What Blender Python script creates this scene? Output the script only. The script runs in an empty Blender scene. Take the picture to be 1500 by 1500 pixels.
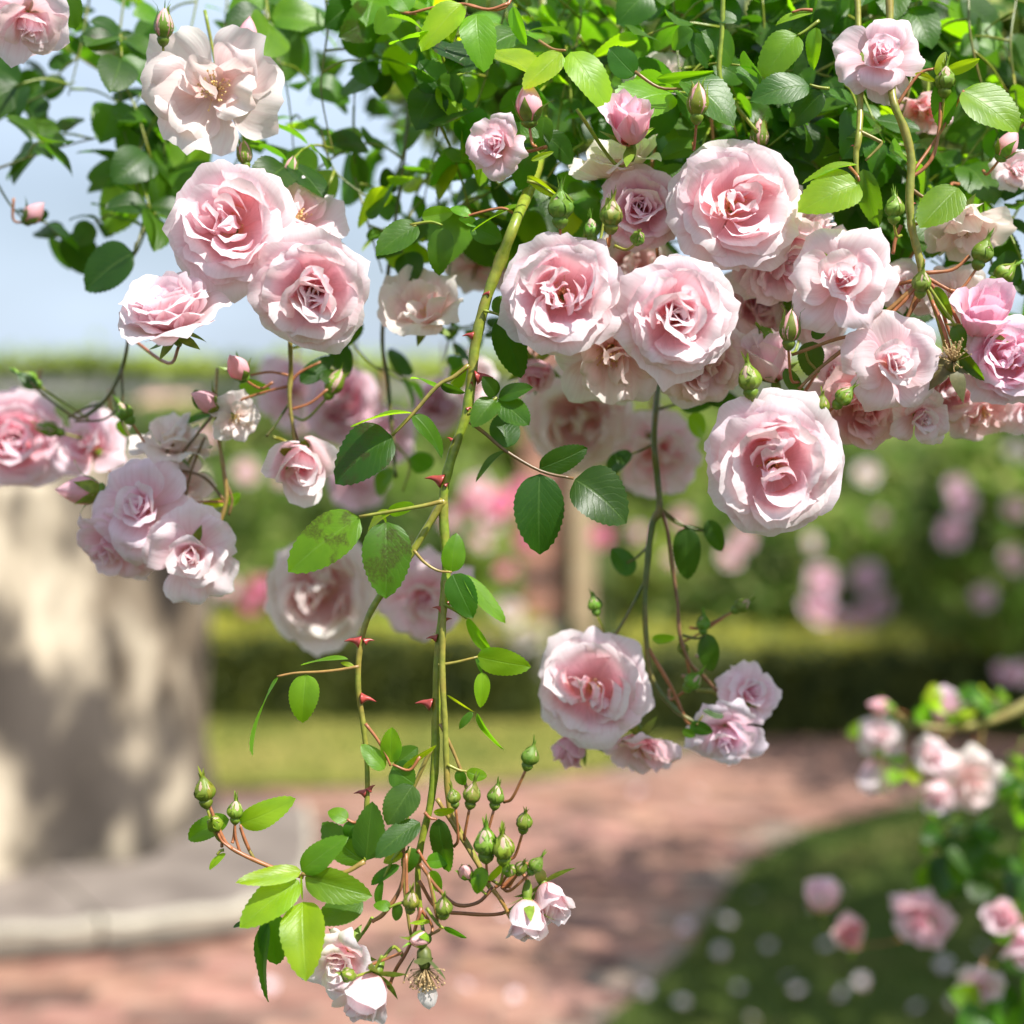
import bpy, math, random
import numpy as np
from mathutils import Vector, Matrix

S = bpy.context.scene
C = S.collection

# ------------------------------------------------------------------ camera
PITCH = math.radians(4.6)
CAM = Vector((0.0, 0.0, 1.5))
PX = 0.67 / 1500.0                      # metres per photograph pixel at one metre
cam_d = bpy.data.cameras.new('camera')
cam = bpy.data.objects.new('camera', cam_d)
C.objects.link(cam)
cam.location = CAM
cam.rotation_euler = (math.pi / 2 - PITCH, 0, 0)
cam_d.sensor_width = 36.0
cam_d.lens = 36.0 / 0.67
cam_d.clip_start = 0.05
cam_d.clip_end = 2000
cam_d.dof.use_dof = True
cam_d.dof.focus_distance = 1.0
cam_d.dof.aperture_fstop = 2.65
S.camera = cam
ROT = cam.rotation_euler.to_matrix()

# ------------------------------------------------------------------ sky and sun
SUN_EL = math.radians(55)
SUN_AZ = math.radians(130)               # measured from +Y (straight ahead) towards +X
w = bpy.data.worlds.new('World')
S.world = w
w.use_nodes = True
wn = w.node_tree
bg = wn.nodes['Background']
sky = wn.nodes.new('ShaderNodeTexSky')
sky.sky_type = 'NISHITA'
sky.sun_disc = False
sky.sun_elevation = SUN_EL
sky.sun_rotation = SUN_AZ
sky.air_density = 1.0
sky.dust_density = 2.0
# thin high cloud mixed over the clear sky
tc = wn.nodes.new('ShaderNodeTexCoord')
mp = wn.nodes.new('ShaderNodeMapping')
mp.inputs['Scale'].default_value = (1.5, 1.5, 5.0)
ns = wn.nodes.new('ShaderNodeTexNoise')
ns.inputs['Scale'].default_value = 2.2
ns.inputs['Detail'].default_value = 5
rp = wn.nodes.new('ShaderNodeValToRGB')
rp.color_ramp.elements[0].position = 0.35
rp.color_ramp.elements[0].color = (0.42, 0.42, 0.42, 1)
rp.color_ramp.elements[1].position = 0.75
rp.color_ramp.elements[1].color = (0.95, 0.95, 0.95, 1)
mx = wn.nodes.new('ShaderNodeMix')
mx.data_type = 'RGBA'
mx.inputs[7].default_value = (9.9, 11.9, 14.6, 1)
wn.links.new(tc.outputs['Generated'], mp.inputs['Vector'])
wn.links.new(mp.outputs['Vector'], ns.inputs['Vector'])
wn.links.new(ns.outputs['Fac'], rp.inputs['Fac'])
wn.links.new(rp.outputs['Color'], mx.inputs[0])
wn.links.new(sky.outputs['Color'], mx.inputs[6])
wn.links.new(mx.outputs[2], bg.inputs['Color'])
bg.inputs['Strength'].default_value = 0.052

sun_d = bpy.data.lights.new('sun', 'SUN')
sun_d.energy = 5.0
sun_d.angle = math.radians(0.53)
sun_d.color = (1.0, 0.965, 0.90)
sun = bpy.data.objects.new('sun', sun_d)
C.objects.link(sun)
sv = Vector((math.sin(SUN_AZ) * math.cos(SUN_EL), math.cos(SUN_AZ) * math.cos(SUN_EL), math.sin(SUN_EL)))
sun.rotation_euler = sv.to_track_quat('Z', 'Y').to_euler()
sun.location = (3, -2, 8)

S.view_settings.view_transform = 'Standard'
S.view_settings.look = 'None'
S.view_settings.gamma = 1
S.view_settings.use_curve_mapping = False
S.view_settings.exposure = 0.72
S.render.engine = 'CYCLES'
S.cycles.use_denoising = True
S.cycles.max_bounces = 12
S.cycles.diffuse_bounces = 8
S.cycles.transmission_bounces = 8
S.cycles.transparent_max_bounces = 4
S.cycles.caustics_reflective = False
S.cycles.caustics_refractive = False


# ------------------------------------------------------------------ helpers
def P(x, y, d):
    """the point at photograph pixel (x, y) and d metres ahead of the camera"""
    return CAM + ROT @ Vector(((x - 750) * PX * d, (750 - y) * PX * d, -d))


def D(x, y, z):
    """a direction given as picture right, picture up, towards the camera"""
    return (ROT @ Vector((x, y, z))).normalized()


def G(x, y, z=0.0):
    """the point on the horizontal plane z under photograph pixel (x, y)"""
    v = ROT @ Vector(((x - 750) * PX, (750 - y) * PX, -1))
    return CAM + v * ((z - CAM.z) / v.z)


def smooth(x):
    x = np.clip(x, 0, 1)
    return x * x * (3 - 2 * x)


def mesh_of(name, verts, faces, uv=None, mats=(), smooth_=True):
    me = bpy.data.meshes.new(name)
    me.from_pydata([tuple(map(float, v)) for v in verts], [], faces)
    if smooth_:
        me.polygons.foreach_set('use_smooth', [True] * len(me.polygons))
    if uv is not None:
        lay = me.uv_layers.new(name='uv')
        idx = np.empty(len(me.loops), dtype=np.int32)
        me.loops.foreach_get('vertex_index', idx)
        lay.data.foreach_set('uv', np.asarray(uv, dtype=np.float32)[idx].ravel())
    for m in mats:
        me.materials.append(m)
    return me


AT = {}


def link(name, me, parent=None, color=None):
    o = bpy.data.objects.new(name, me)
    C.objects.link(o)
    if parent is not None:
        o.parent = parent
        if parent.name in AT:                   # children of these are modelled in world coordinates
            o.matrix_parent_inverse = Matrix.Translation(-AT[parent.name])
    if color is not None:
        o.color = (*color, 1.0) if len(color) == 3 else color
    return o


def empty(name, loc=(0, 0, 0)):
    o = bpy.data.objects.new(name, None)
    o.empty_display_size = 0.02
    C.objects.link(o)
    o.location = loc
    return o


def thing(name, loc, label, cat, group=None):
    o = empty(name)
    o.matrix_world = Matrix.Translation(Vector(loc))
    AT[o.name] = Vector(loc)
    return tag(o, label, cat, group)


def tag(o, label=None, cat=None, group=None, kind=None):
    if label:
        o['label'] = label
    if cat:
        o['category'] = cat
    if group:
        o['group'] = group
    if kind:
        o['kind'] = kind
    return o


def grid_faces(nu, nv, off=0):
    f = []
    for j in range(nv - 1):
        for i in range(nu - 1):
            a = off + j * nu + i
            f.append((a, a + 1, a + nu + 1, a + nu))
    return f


def spline(pts, n):
    """Catmull-Rom through pts (rows of any length), n samples a span"""
    p = np.asarray(pts, dtype=float)
    if len(p) < 3:
        t = np.linspace(0, 1, n + 1)[:, None]
        return p[0] * (1 - t) + p[-1] * t
    q = np.vstack([2 * p[0] - p[1], p, 2 * p[-1] - p[-2]])
    out = []
    for i in range(1, len(q) - 2):
        for k in range(n):
            t = k / n
            out.append(0.5 * (2 * q[i] + (q[i + 1] - q[i - 1]) * t + (2 * q[i - 1] - 5 * q[i] + 4 * q[i + 1] - q[i + 2]) * t * t
                              + (3 * q[i] - q[i - 1] - 3 * q[i + 1] + q[i + 2]) * t ** 3))
    out.append(p[-1])
    return np.array(out)


def tube_data(path, radii, sides=7, wob=0.0):
    path = np.asarray(path, float)
    n = len(path)
    radii = np.interp(np.linspace(0, 1, n), np.linspace(0, 1, len(radii)), radii)
    if wob:
        t_ = np.arange(n)
        radii = radii * (1 + wob * np.sin(t_ * 1.7 + path[0][0] * 90) + wob * np.sin(t_ * 0.61 + 2) + 2.2 * wob * (np.sin(t_ * 0.37 + path[-1][0] * 50) > 0.93))
    tan = np.gradient(path, axis=0)
    tan /= np.linalg.norm(tan, axis=1)[:, None] + 1e-12
    ref = np.array([0.31, 0.87, 0.38])
    verts, faces = [], []
    for i in range(n):
        a = np.cross(tan[i], ref)
        a /= np.linalg.norm(a) + 1e-12
        b = np.cross(tan[i], a)
        for k in range(sides):
            g = 2 * math.pi * k / sides
            verts.append(path[i] + radii[i] * (a * math.cos(g) + b * math.sin(g)))
    for i in range(n - 1):
        for k in range(sides):
            k2 = (k + 1) % sides
            faces.append((i * sides + k, i * sides + k2, (i + 1) * sides + k2, (i + 1) * sides + k))
    faces.append(tuple(range(sides))[::-1])
    faces.append(tuple((n - 1) * sides + k for k in range(sides)))
    return verts, faces


def tube(name, pts, radii, mat, parent=None, color=None, n=5, sides=7):
    v, f = tube_data(spline(pts, n), radii, sides, 0.05 if sides >= 8 else 0.0)
    return link(name, mesh_of(name, v, f, mats=(mat,)), parent, color)


def lathe_data(prof, sides=12):
    verts, faces = [], []
    for r, z in prof:
        for k in range(sides):
            g = 2 * math.pi * k / sides
            verts.append((r * math.cos(g), r * math.sin(g), z))
    for i in range(len(prof) - 1):
        for k in range(sides):
            k2 = (k + 1) % sides
            faces.append((i * sides + k, i * sides + k2, (i + 1) * sides + k2, (i + 1) * sides + k))
    faces.append(tuple(range(sides))[::-1])
    faces.append(tuple((len(prof) - 1) * sides + k for k in range(sides)))
    return verts, faces


# ------------------------------------------------------------------ materials
def new_mat(name):
    m = bpy.data.materials.new(name)
    m.use_nodes = True
    nt = m.node_tree
    return m, nt, nt.nodes['Principled BSDF'], nt.nodes['Material Output']


def node(nt, kind, **kw):
    n = nt.nodes.new('ShaderNode' + kind)
    for k, v in kw.items():
        if k in n.inputs.keys():
            n.inputs[k].default_value = v
        else:
            setattr(n, k, v)
    return n


def ramp(nt, fac, stops):
    r = nt.nodes.new('ShaderNodeValToRGB')
    e = r.color_ramp.elements
    e[0].position, e[0].color = stops[0][0], (*stops[0][1], 1)
    e[1].position, e[1].color = stops[-1][0], (*stops[-1][1], 1)
    for p, c in stops[1:-1]:
        x = e.new(p)
        x.color = (*c, 1)
    nt.links.new(fac, r.inputs['Fac'])
    return r.outputs['Color']


def mixc(nt, a, b, fac=1.0, mode='MULTIPLY'):
    m = nt.nodes.new('ShaderNodeMix')
    m.data_type = 'RGBA'
    m.blend_type = mode
    for sock, v in ((m.inputs[0], fac), (m.inputs[6], a), (m.inputs[7], b)):
        if isinstance(v, bpy.types.NodeSocket):
            nt.links.new(v, sock)
        elif isinstance(v, (int, float)):
            sock.default_value = v
        else:
            sock.default_value = (*v, 1)
    return m.outputs[2]


def bump(nt, height, bsdf, strength=0.3, dist=0.001):
    b = nt.nodes.new('ShaderNodeBump')
    b.inputs['Strength'].default_value = strength
    b.inputs['Distance'].default_value = dist
    nt.links.new(height, b.inputs['Height'])
    nt.links.new(b.outputs['Normal'], bsdf.inputs['Normal'])
    return b


def translucent(nt, bsdf, out, color, fac):
    t = nt.nodes.new('ShaderNodeBsdfTranslucent')
    m = nt.nodes.new('ShaderNodeMixShader')
    m.inputs[0].default_value = fac
    if isinstance(color, bpy.types.NodeSocket):
        nt.links.new(color, t.inputs['Color'])
    else:
        t.inputs['Color'].default_value = (*color, 1)
    nt.links.new(bsdf.outputs[0], m.inputs[1])
    nt.links.new(t.outputs[0], m.inputs[2])
    nt.links.new(m.outputs[0], out.inputs['Surface'])


def petal_material():
    m, nt, b, o = new_mat('rose_petal')
    uv = node(nt, 'UVMap')
    sep = node(nt, 'SeparateXYZ')
    nt.links.new(uv.outputs[0], sep.inputs[0])
    col = ramp(nt, sep.outputs['Y'], [(0.0, (0.95, 0.56, 0.26)), (0.12, (0.98, 0.63, 0.62)), (0.40, (0.98, 0.775, 0.815)),
                                      (0.72, (0.98, 0.865, 0.90)), (0.94, (0.98, 0.925, 0.945)), (1.0, (0.98, 0.945, 0.955))])
    info = node(nt, 'ObjectInfo')
    white = node(nt, 'Math', operation='SUBTRACT')
    white.inputs[0].default_value = 1.0
    nt.links.new(info.outputs['Alpha'], white.inputs[1])      # object alpha below one: how far the petal has faded to cream
    col = mixc(nt, col, (0.94, 0.90, 0.83), white.outputs[0], 'MIX')
    col = mixc(nt, col, info.outputs['Color'])
    mp_ = node(nt, 'Mapping')
    mp_.inputs['Scale'].default_value = (22, 2.2, 1)
    nt.links.new(uv.outputs[0], mp_.inputs['Vector'])
    no = node(nt, 'TexNoise', Scale=1.0, Detail=3.0)
    nt.links.new(mp_.outputs[0], no.inputs['Vector'])
    vein = ramp(nt, no.outputs['Fac'], [(0.3, (0.93, 0.87, 0.88)), (0.6, (1, 1, 1))])
    col = mixc(nt, col, vein)
    nt.links.new(col, b.inputs['Base Color'])
    b.inputs['Roughness'].default_value = 0.5
    b.inputs['Specular IOR Level'].default_value = 0.10
    b.inputs['Sheen Weight'].default_value = 0.052
    bump(nt, no.outputs['Fac'], b, 0.35, 0.0008)
    tcol = mixc(nt, col, (1.0, 0.88, 0.88))
    translucent(nt, b, o, tcol, 0.46)
    return m


def leaf_material():
    m, nt, b, o = new_mat('rose_leaf')
    uv = node(nt, 'UVMap')
    sep = node(nt, 'SeparateXYZ')
    nt.links.new(uv.outputs[0], sep.inputs[0])
    au = node(nt, 'Math', operation='SUBTRACT')
    au.inputs[1].default_value = 0.5
    nt.links.new(sep.outputs['X'], au.inputs[0])
    ab = node(nt, 'Math', operation='ABSOLUTE')
    nt.links.new(au.outputs[0], ab.inputs[0])
    # side veins: v * 9 - |u| * 5, as a wave
    m1 = node(nt, 'Math', operation='MULTIPLY')
    m1.inputs[1].default_value = -6.0
    nt.links.new(ab.outputs[0], m1.inputs[0])
    m2 = node(nt, 'Math', operation='MULTIPLY_ADD')
    m2.inputs[1].default_value = 8.0
    nt.links.new(sep.outputs['Y'], m2.inputs[0])
    nt.links.new(m1.outputs[0], m2.inputs[2])
    nz = node(nt, 'TexNoise', Scale=5.0, Detail=2.0)
    nt.links.new(uv.outputs[0], nz.inputs['Vector'])
    m3 = node(nt, 'Math', operation='MULTIPLY_ADD')
    m3.inputs[1].default_value = 0.9
    nt.links.new(nz.outputs['Fac'], m3.inputs[0])
    nt.links.new(m2.outputs[0], m3.inputs[2])
    fr = node(nt, 'Math', operation='PINGPONG')
    fr.inputs[1].default_value = 0.5
    nt.links.new(m3.outputs[0], fr.inputs[0])
    side = ramp(nt, fr.outputs[0], [(0.0, (1, 1, 1)), (0.16, (0, 0, 0))])
    mid = ramp(nt, ab.outputs[0], [(0.012, (1, 1, 1)), (0.035, (0, 0, 0))])
    vein = mixc(nt, mid, side, 0.35, 'ADD')
    info = node(nt, 'ObjectInfo')
    geo = node(nt, 'NewGeometry')
    base = info.outputs['Color']
    blot = node(nt, 'TexNoise', Scale=45.0, Detail=4.0)
    tcn = node(nt, 'TexCoord')
    nt.links.new(tcn.outputs['Object'], blot.inputs['Vector'])
    blot2 = node(nt, 'TexNoise', Scale=3.0, Detail=4.0)
    nt.links.new(tcn.outputs['Object'], blot2.inputs['Vector'])
    rnd = node(nt, 'Math', operation='MULTIPLY')
    rnd.inputs[1].default_value = 30.0
    nt.links.new(info.outputs['Random'], rnd.inputs[0])
    for q in (blot, blot2):                     # every leaf its own marks
        q.noise_dimensions = '4D'
        nt.links.new(rnd.outputs[0], q.inputs['W'])
    base = mixc(nt, base, ramp(nt, blot2.outputs['Fac'], [(0.3, (0.62, 0.72, 0.55)), (0.65, (1.18, 1.10, 1.0))]))
    base = mixc(nt, base, (0.30, 0.46, 0.10), mixc(nt, vein, (0.15, 0.15, 0.15)), 'MIX')
    sick = node(nt, 'Math', operation='SUBTRACT')
    sick.inputs[0].default_value = 1.0
    nt.links.new(info.outputs['Alpha'], sick.inputs[1])       # object alpha below one: a leaf with brown scorch marks
    scorch = mixc(nt, ramp(nt, blot2.outputs['Fac'], [(0.50, (0, 0, 0)), (0.56, (1, 1, 1))]), ramp(nt, blot.outputs['Fac'], [(0.35, (0, 0, 0)), (0.55, (1, 1, 1))]))
    base = mixc(nt, base, (0.040, 0.022, 0.008), mixc(nt, scorch, sick.outputs[0]), 'MIX')
    back = mixc(nt, base, (0.16, 0.26, 0.08), 0.4, 'MIX')
    col = mixc(nt, base, back, geo.outputs['Backfacing'], 'MIX')
    nt.links.new(col, b.inputs['Base Color'])
    rr = node(nt, 'MapRange')
    rr.inputs['To Min'].default_value = 0.40
    rr.inputs['To Max'].default_value = 0.55
    nt.links.new(geo.outputs['Backfacing'], rr.inputs['Value'])
    nt.links.new(rr.outputs[0], b.inputs['Roughness'])
    b.inputs['Specular IOR Level'].default_value = 0.42
    hgt = mixc(nt, mixc(nt, (0.8, 0.8, 0.8), vein, 0.8, 'SUBTRACT'), blot.outputs['Fac'], 0.3, 'ADD')
    bump(nt, hgt, b, 0.4, 0.0006)
    tcol = mixc(nt, mixc(nt, info.outputs['Color'], (5.2, 4.4, 1.6)), mixc(nt, vein, (0.35, 0.35, 0.3)), 0.2, 'SUBTRACT')
    translucent(nt, b, o, tcol, 0.42)
    return m


def plant_material(name, rough=0.42, patch=(0.55, 0.25, 0.12), amount=0.35, trans=0.0):
    """green or reddish plant skin; the colour comes from the object, with patches where it flushes red"""
    m, nt, b, o = new_mat(name)
    info = node(nt, 'ObjectInfo')
    tcn = node(nt, 'TexCoord')
    no = node(nt, 'TexNoise', Scale=55.0, Detail=3.0)
    nt.links.new(tcn.outputs['Object'], no.inputs['Vector'])
    f = ramp(nt, no.outputs['Fac'], [(0.42, (0, 0, 0)), (0.7, (amount, amount, amount))])
    col = mixc(nt, info.outputs['Color'], patch, f, 'MIX')
    n2 = node(nt, 'TexNoise', Scale=260.0, Detail=3.0)
    nt.links.new(tcn.outputs['Object'], n2.inputs['Vector'])
    col = mixc(nt, col, ramp(nt, n2.outputs['Fac'], [(0.3, (0.72, 0.75, 0.65)), (0.7, (1.15, 1.12, 1.05))]))
    nt.links.new(col, b.inputs['Base Color'])
    b.inputs['Roughness'].default_value = rough
    bump(nt, n2.outputs['Fac'], b, 0.25, 0.0005)
    if trans:
        translucent(nt, b, o, col, trans)
    return m


def noise_mat(name, stops, scale, rough=0.85, bumps=0.5, bdist=0.01, detail=6.0, trans=0.0, second=None, spec=0.3):
    m, nt, b, o = new_mat(name)
    tcn = node(nt, 'TexCoord')
    no = node(nt, 'TexNoise', Scale=scale, Detail=detail)
    nt.links.new(tcn.outputs['Object'], no.inputs['Vector'])
    col = ramp(nt, no.outputs['Fac'], stops)
    if second:
        n2 = node(nt, 'TexNoise', Scale=second[0], Detail=5.0)
        nt.links.new(tcn.outputs['Object'], n2.inputs['Vector'])
        col = mixc(nt, col, ramp(nt, n2.outputs['Fac'], second[1]))
    nt.links.new(col, b.inputs['Base Color'])
    b.inputs['Roughness'].default_value = rough
    b.inputs['Specular IOR Level'].default_value = spec
    if bumps:
        bump(nt, no.outputs['Fac'], b, bumps, bdist)
    if trans:
        translucent(nt, b, o, mixc(nt, col, (1.1, 1.25, 0.6)), trans)
    return m


def object_tint(m, amount=1.0):
    nt = m.node_tree
    b = nt.nodes['Principled BSDF']
    src = b.inputs['Base Color'].links[0].from_socket
    info = node(nt, 'ObjectInfo')
    nt.links.new(mixc(nt, src, info.outputs['Color'], amount), b.inputs['Base Color'])
    return m


M_PETAL = petal_material()
M_LEAF = leaf_material()
M_STEM = plant_material('green_stem', 0.36, (0.34, 0.15, 0.05), 0.40)
M_SEPAL = plant_material('sepal', 0.45, (0.36, 0.20, 0.05), 0.12, 0.25)
M_THORN = plant_material('thorn', 0.35, (0.45, 0.06, 0.05), 0.6)
M_STAMEN = noise_mat('stamen', [(0.3, (0.75, 0.50, 0.16)), (0.7, (0.80, 0.66, 0.36))], 200, 0.7, 0)
M_STAMEN_OLD = noise_mat('dry_stamen', [(0.3, (0.35, 0.20, 0.07)), (0.7, (0.72, 0.55, 0.30))], 300, 0.8, 0)

# leaf tones (real leaf colours, young to old)
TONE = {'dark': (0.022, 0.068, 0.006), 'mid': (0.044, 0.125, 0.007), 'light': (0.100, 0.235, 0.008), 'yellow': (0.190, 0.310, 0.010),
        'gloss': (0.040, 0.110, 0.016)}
GREEN = (0.22, 0.29, 0.028)
DULL = (0.10, 0.13, 0.035)
RED = (0.36, 0.13, 0.06)
BUDG = (0.19, 0.31, 0.030)


# ------------------------------------------------------------------ roses
def petal(rng, L, W, th, Rc, r0=0.03, z0=0.0, phi=0.0, nu=9, nv=8, point=0.06, rip=0.03, roll=0.25, twist=0.0, fold=0.0, reflex=1.0,
          shift=(0, 0), lean=0.0):
    """one petal as (vertices, uv): th = angle from the flower axis at base, third, two thirds and tip (degrees)"""
    u = np.linspace(-1, 1, nu)
    v = np.linspace(0, 1, nv)
    U, V = np.meshgrid(u, v)
    ln = 1 - 0.30 * np.abs(U) ** 2.6 + point * np.clip(1 - np.abs(U) / 0.3, 0, 1) + 0.035 * np.sin(U * rng.uniform(2, 5) + rng.uniform(0, 6))
    jag = sum(rng.uniform(0.4, 1.0) * np.sin(q * U + rng.uniform(0, 6.28)) for q in (7.0, 11.0, 17.0))
    s = V * (ln + 0.017 * jag * (V ** 3))
    fine = np.linspace(0, 1.15, 60)
    tha = np.radians(np.interp(fine, [0, 0.36, 0.72, 1.0, 1.15], list(th) + [th[-1] + 8]))
    ds = (fine[1] - fine[0]) * L
    rr = r0 + np.concatenate([[0], np.cumsum(np.sin(tha[:-1]) * ds)])
    zz = z0 + np.concatenate([[0], np.cumsum(np.cos(tha[:-1]) * ds)])
    r = np.interp(s, fine, rr)
    z = np.interp(s, fine, zz)
    a = np.interp(s, fine, tha)
    wid = W * (0.22 + 0.78 * smooth(s / 0.62))
    t = U * wid
    tang = Rc * np.sin(t / Rc)
    inward = Rc * (1 - np.cos(t / Rc)) * (1 - reflex * np.clip(s, 0, 1.1) ** 3)
    k1, p1 = rng.uniform(3, 6), rng.uniform(0, 6.28)
    k2, p2 = rng.uniform(6, 10), rng.uniform(0, 6.28)
    ripple = rip * (s ** 2) * (np.sin(k1 * U + p1) + 0.55 * np.sin(k2 * U + p2) * np.abs(U)) * L
    ripple = ripple + rip * 0.10 * np.clip((s - 0.6) / 0.4, 0, 1.2) ** 2 * np.sin(k2 * 1.9 * U + p1) * L
    corner = roll * (s ** 2.5) * np.clip(np.abs(U) - 0.35, 0, 1) ** 1.6 * L
    lip = 0.06 * L * np.clip((s - 0.86) / 0.2, 0, 1) ** 2
    out = -inward + ripple + corner + lip + twist * U * s * L - fold * (1 - np.abs(U)) * s * L
    nr, nz = np.cos(a), -np.sin(a)
    X = r + out * nr
    Y = tang + 0.03 * L * s * math.sin(p1)
    Z = z + out * nz
    # a soft buckle across the blade
    Z = Z + 0.02 * L * np.sin(5 * s + p2) * U * s
    if lean:
        c, q = math.cos(lean), math.sin(lean)
        Y, Z = Y * c - Z * q, Y * q + Z * c
    c, q = math.cos(phi), math.sin(phi)
    X, Y = X * c - Y * q + shift[0], X * q + Y * c + shift[1]
    return np.stack([X, Y, Z], -1).reshape(-1, 3), np.stack([(U + 1) / 2, V], -1).reshape(-1, 2), nu, nv


def layer(rng, n, L, W, th, Rc, phase=0.0, jit=0.26, dth=11, **kw):
    out = []
    for k in range(n):
        ph = phase + 2 * math.pi * k / n + rng.uniform(-jit, jit)
        t = [x + rng.uniform(-dth, dth) for x in th[:3]] + [th[3] + rng.uniform(-2.2, 2.2) * dth]
        kk = dict(kw)
        kk['roll'] = kw.get('roll', 0.25) * rng.uniform(0.5, 1.5)
        kk['rip'] = kw.get('rip', 0.03) * rng.uniform(0.6, 1.5)
        kk['twist'] = kw.get('twist', 0.08) + rng.uniform(-0.04, 0.04)
        out.append(petal(rng, L * rng.uniform(0.92, 1.07), W * rng.uniform(0.88, 1.1), t, Rc * rng.uniform(0.85, 1.2), phi=ph, **kk))
    return out


def full_rose(rng, o=0.0, style=None):
    """many-petalled open rose: a wide bowl of rounded petals round a quartered heart; o opens it further"""
    ph = rng.uniform(0, 6)
    p = layer(rng, 5, 1.10, 0.66, [86 + o, 72 + o, 64 + o, 112 + o], 1.6, ph, roll=0.40, point=0.09, rip=0.04, nu=15, nv=12)
    p += layer(rng, 5, 1.06, 0.62, [80 + o, 58 + o, 50 + o, 102 + o], 1.25, ph + 0.6, roll=0.36, r0=0.05, z0=0.03, rip=0.04, point=0.07, nu=15, nv=12)
    p += layer(rng, 5, 1.04, 0.58, [76 + o, 48 + o, 34 + o, 90 + o], 1.0, rng.uniform(0, 6), roll=0.32, r0=0.06, z0=0.05, rip=0.04, point=0.06, nu=15, nv=12)
    p += layer(rng, 5, 1.00, 0.54, [76 + o, 46 + o, 16 + o, 62 + o], 0.9, rng.uniform(0, 6), roll=0.20, r0=0.06, z0=0.07, rip=0.04, point=0.03, nu=13, nv=11)
    # quartered heart: groups of nested folded petals
    style = style or rng.choice(('quartered', 'quartered', 'swirl', 'loose'))
    g_n = {'quartered': rng.choice((3, 4, 4, 5)), 'split': 2, 'swirl': 0, 'loose': 3}[style]
    heart = len(p)
    if style == 'swirl':
        ox, oy = rng.uniform(-.06, .06), rng.uniform(-.06, .06)
        for k in range(15):
            q = k / 14
            p.append(petal(rng, 0.56 + 0.22 * q, 0.16 + 0.30 * q, [8 + 30 * q, 2 + 14 * q, -12 + 14 * q, rng.uniform(0, 30) + 22 * q], 0.08 + 0.36 * q, r0=0.02 + 0.05 * q, z0=0.20,
                           phi=k * 2.25, shift=(ox * (1 - q), oy * (1 - q)), roll=0.12 + 0.1 * q, rip=0.045, twist=0.14, point=0.03, nu=11, nv=9))
    a0 = rng.uniform(0, 6.28)
    for g in range(g_n):
        a = a0 + 2 * math.pi * g / g_n + rng.uniform(-.25, .25)
        turn = rng.uniform(-0.9, 0.9)
        back = rng.random() < 0.3
        for k in range(4):
            q = 0.03 + 0.118 * k + rng.uniform(-.02, .02)
            p.append(petal(rng, 0.58 + 0.045 * k + rng.uniform(-.04, .04), (0.26 if style == 'split' else 0.17) + 0.075 * k + rng.uniform(-.02, .02),
                           [rng.uniform(5, 25), rng.uniform(0, 12), rng.uniform(-12, 10), rng.uniform(-10, 60)], 0.13 + 0.06 * k, r0=0.03, z0=0.20,
                           phi=a + turn * (0.5 + 0.15 * k) + (math.pi if back and k < 2 else 0), shift=(q * math.cos(a), q * math.sin(a)), roll=rng.uniform(0, 0.3), rip=0.045, point=0.02,
                           fold=rng.uniform(-0.05, 0.12), lean=rng.uniform(-0.14, 0.14), nu=11, nv=9))
    for k in range({'swirl': 0, 'loose': 2}.get(style, 4)):
        q, a = rng.uniform(0, 0.2), rng.uniform(0, 6.28)
        p.append(petal(rng, rng.uniform(0.45, 0.62), rng.uniform(0.10, 0.18), [20, 10, rng.uniform(-20, 40), rng.uniform(20, 100)], 0.2, r0=0.01, z0=0.22, phi=rng.uniform(0, 6.28),
                       shift=(q * math.cos(a), q * math.sin(a)), rip=0.08, fold=rng.uniform(0, 0.25), lean=rng.uniform(-0.4, 0.4)))
    # the hidden petals of the heart are pinker right to their edges
    p = p[:heart] + [(v * np.array([1.28, 1.28, 1.04]), uv * np.array([1, 0.88]), a_, b_) for v, uv, a_, b_ in p[heart:]]
    return p


def half_rose(rng, o=0.0):
    """half-open rose: large pointed reflexed outer petals round a high rolled centre"""
    ph = rng.uniform(0, 6)
    p = layer(rng, 5, 1.18, 0.60, [84 + o, 68 + o, 74 + o, 128 + o], 1.6, ph, roll=0.75, point=0.16, dth=15, jit=0.35, rip=0.045, nu=15, nv=12)
    p += layer(rng, 2, 1.04, 0.58, [70 + o, 46 + o, 52 + o, 122 + o], 0.9, ph + 0.8, roll=0.6, point=0.12, z0=0.04, dth=13, rip=0.045, nu=15, nv=12)
    p += layer(rng, 3, 0.88, 0.46, [54, 18 + o * .5, 12, 84], 0.46, rng.uniform(0, 6), roll=0.4, z0=0.06, r0=0.04, twist=0.12, rip=0.05)
    p += layer(rng, 3, 0.82, 0.38, [44, 8, -8, 48], 0.30, rng.uniform(0, 6), roll=0.2, z0=0.08, r0=0.03, twist=0.14)
    p += layer(rng, 3, 0.80, 0.30, [34, -4, -14, 22], 0.19, rng.uniform(0, 6), roll=0.1, z0=0.10, r0=0.02, twist=0.14)
    p += layer(rng, 2, 0.76, 0.18, [18, -6, -8, 6], 0.09, rng.uniform(0, 6), roll=0.05, z0=0.10, r0=0.01, twist=0.1)
    return p


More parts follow.
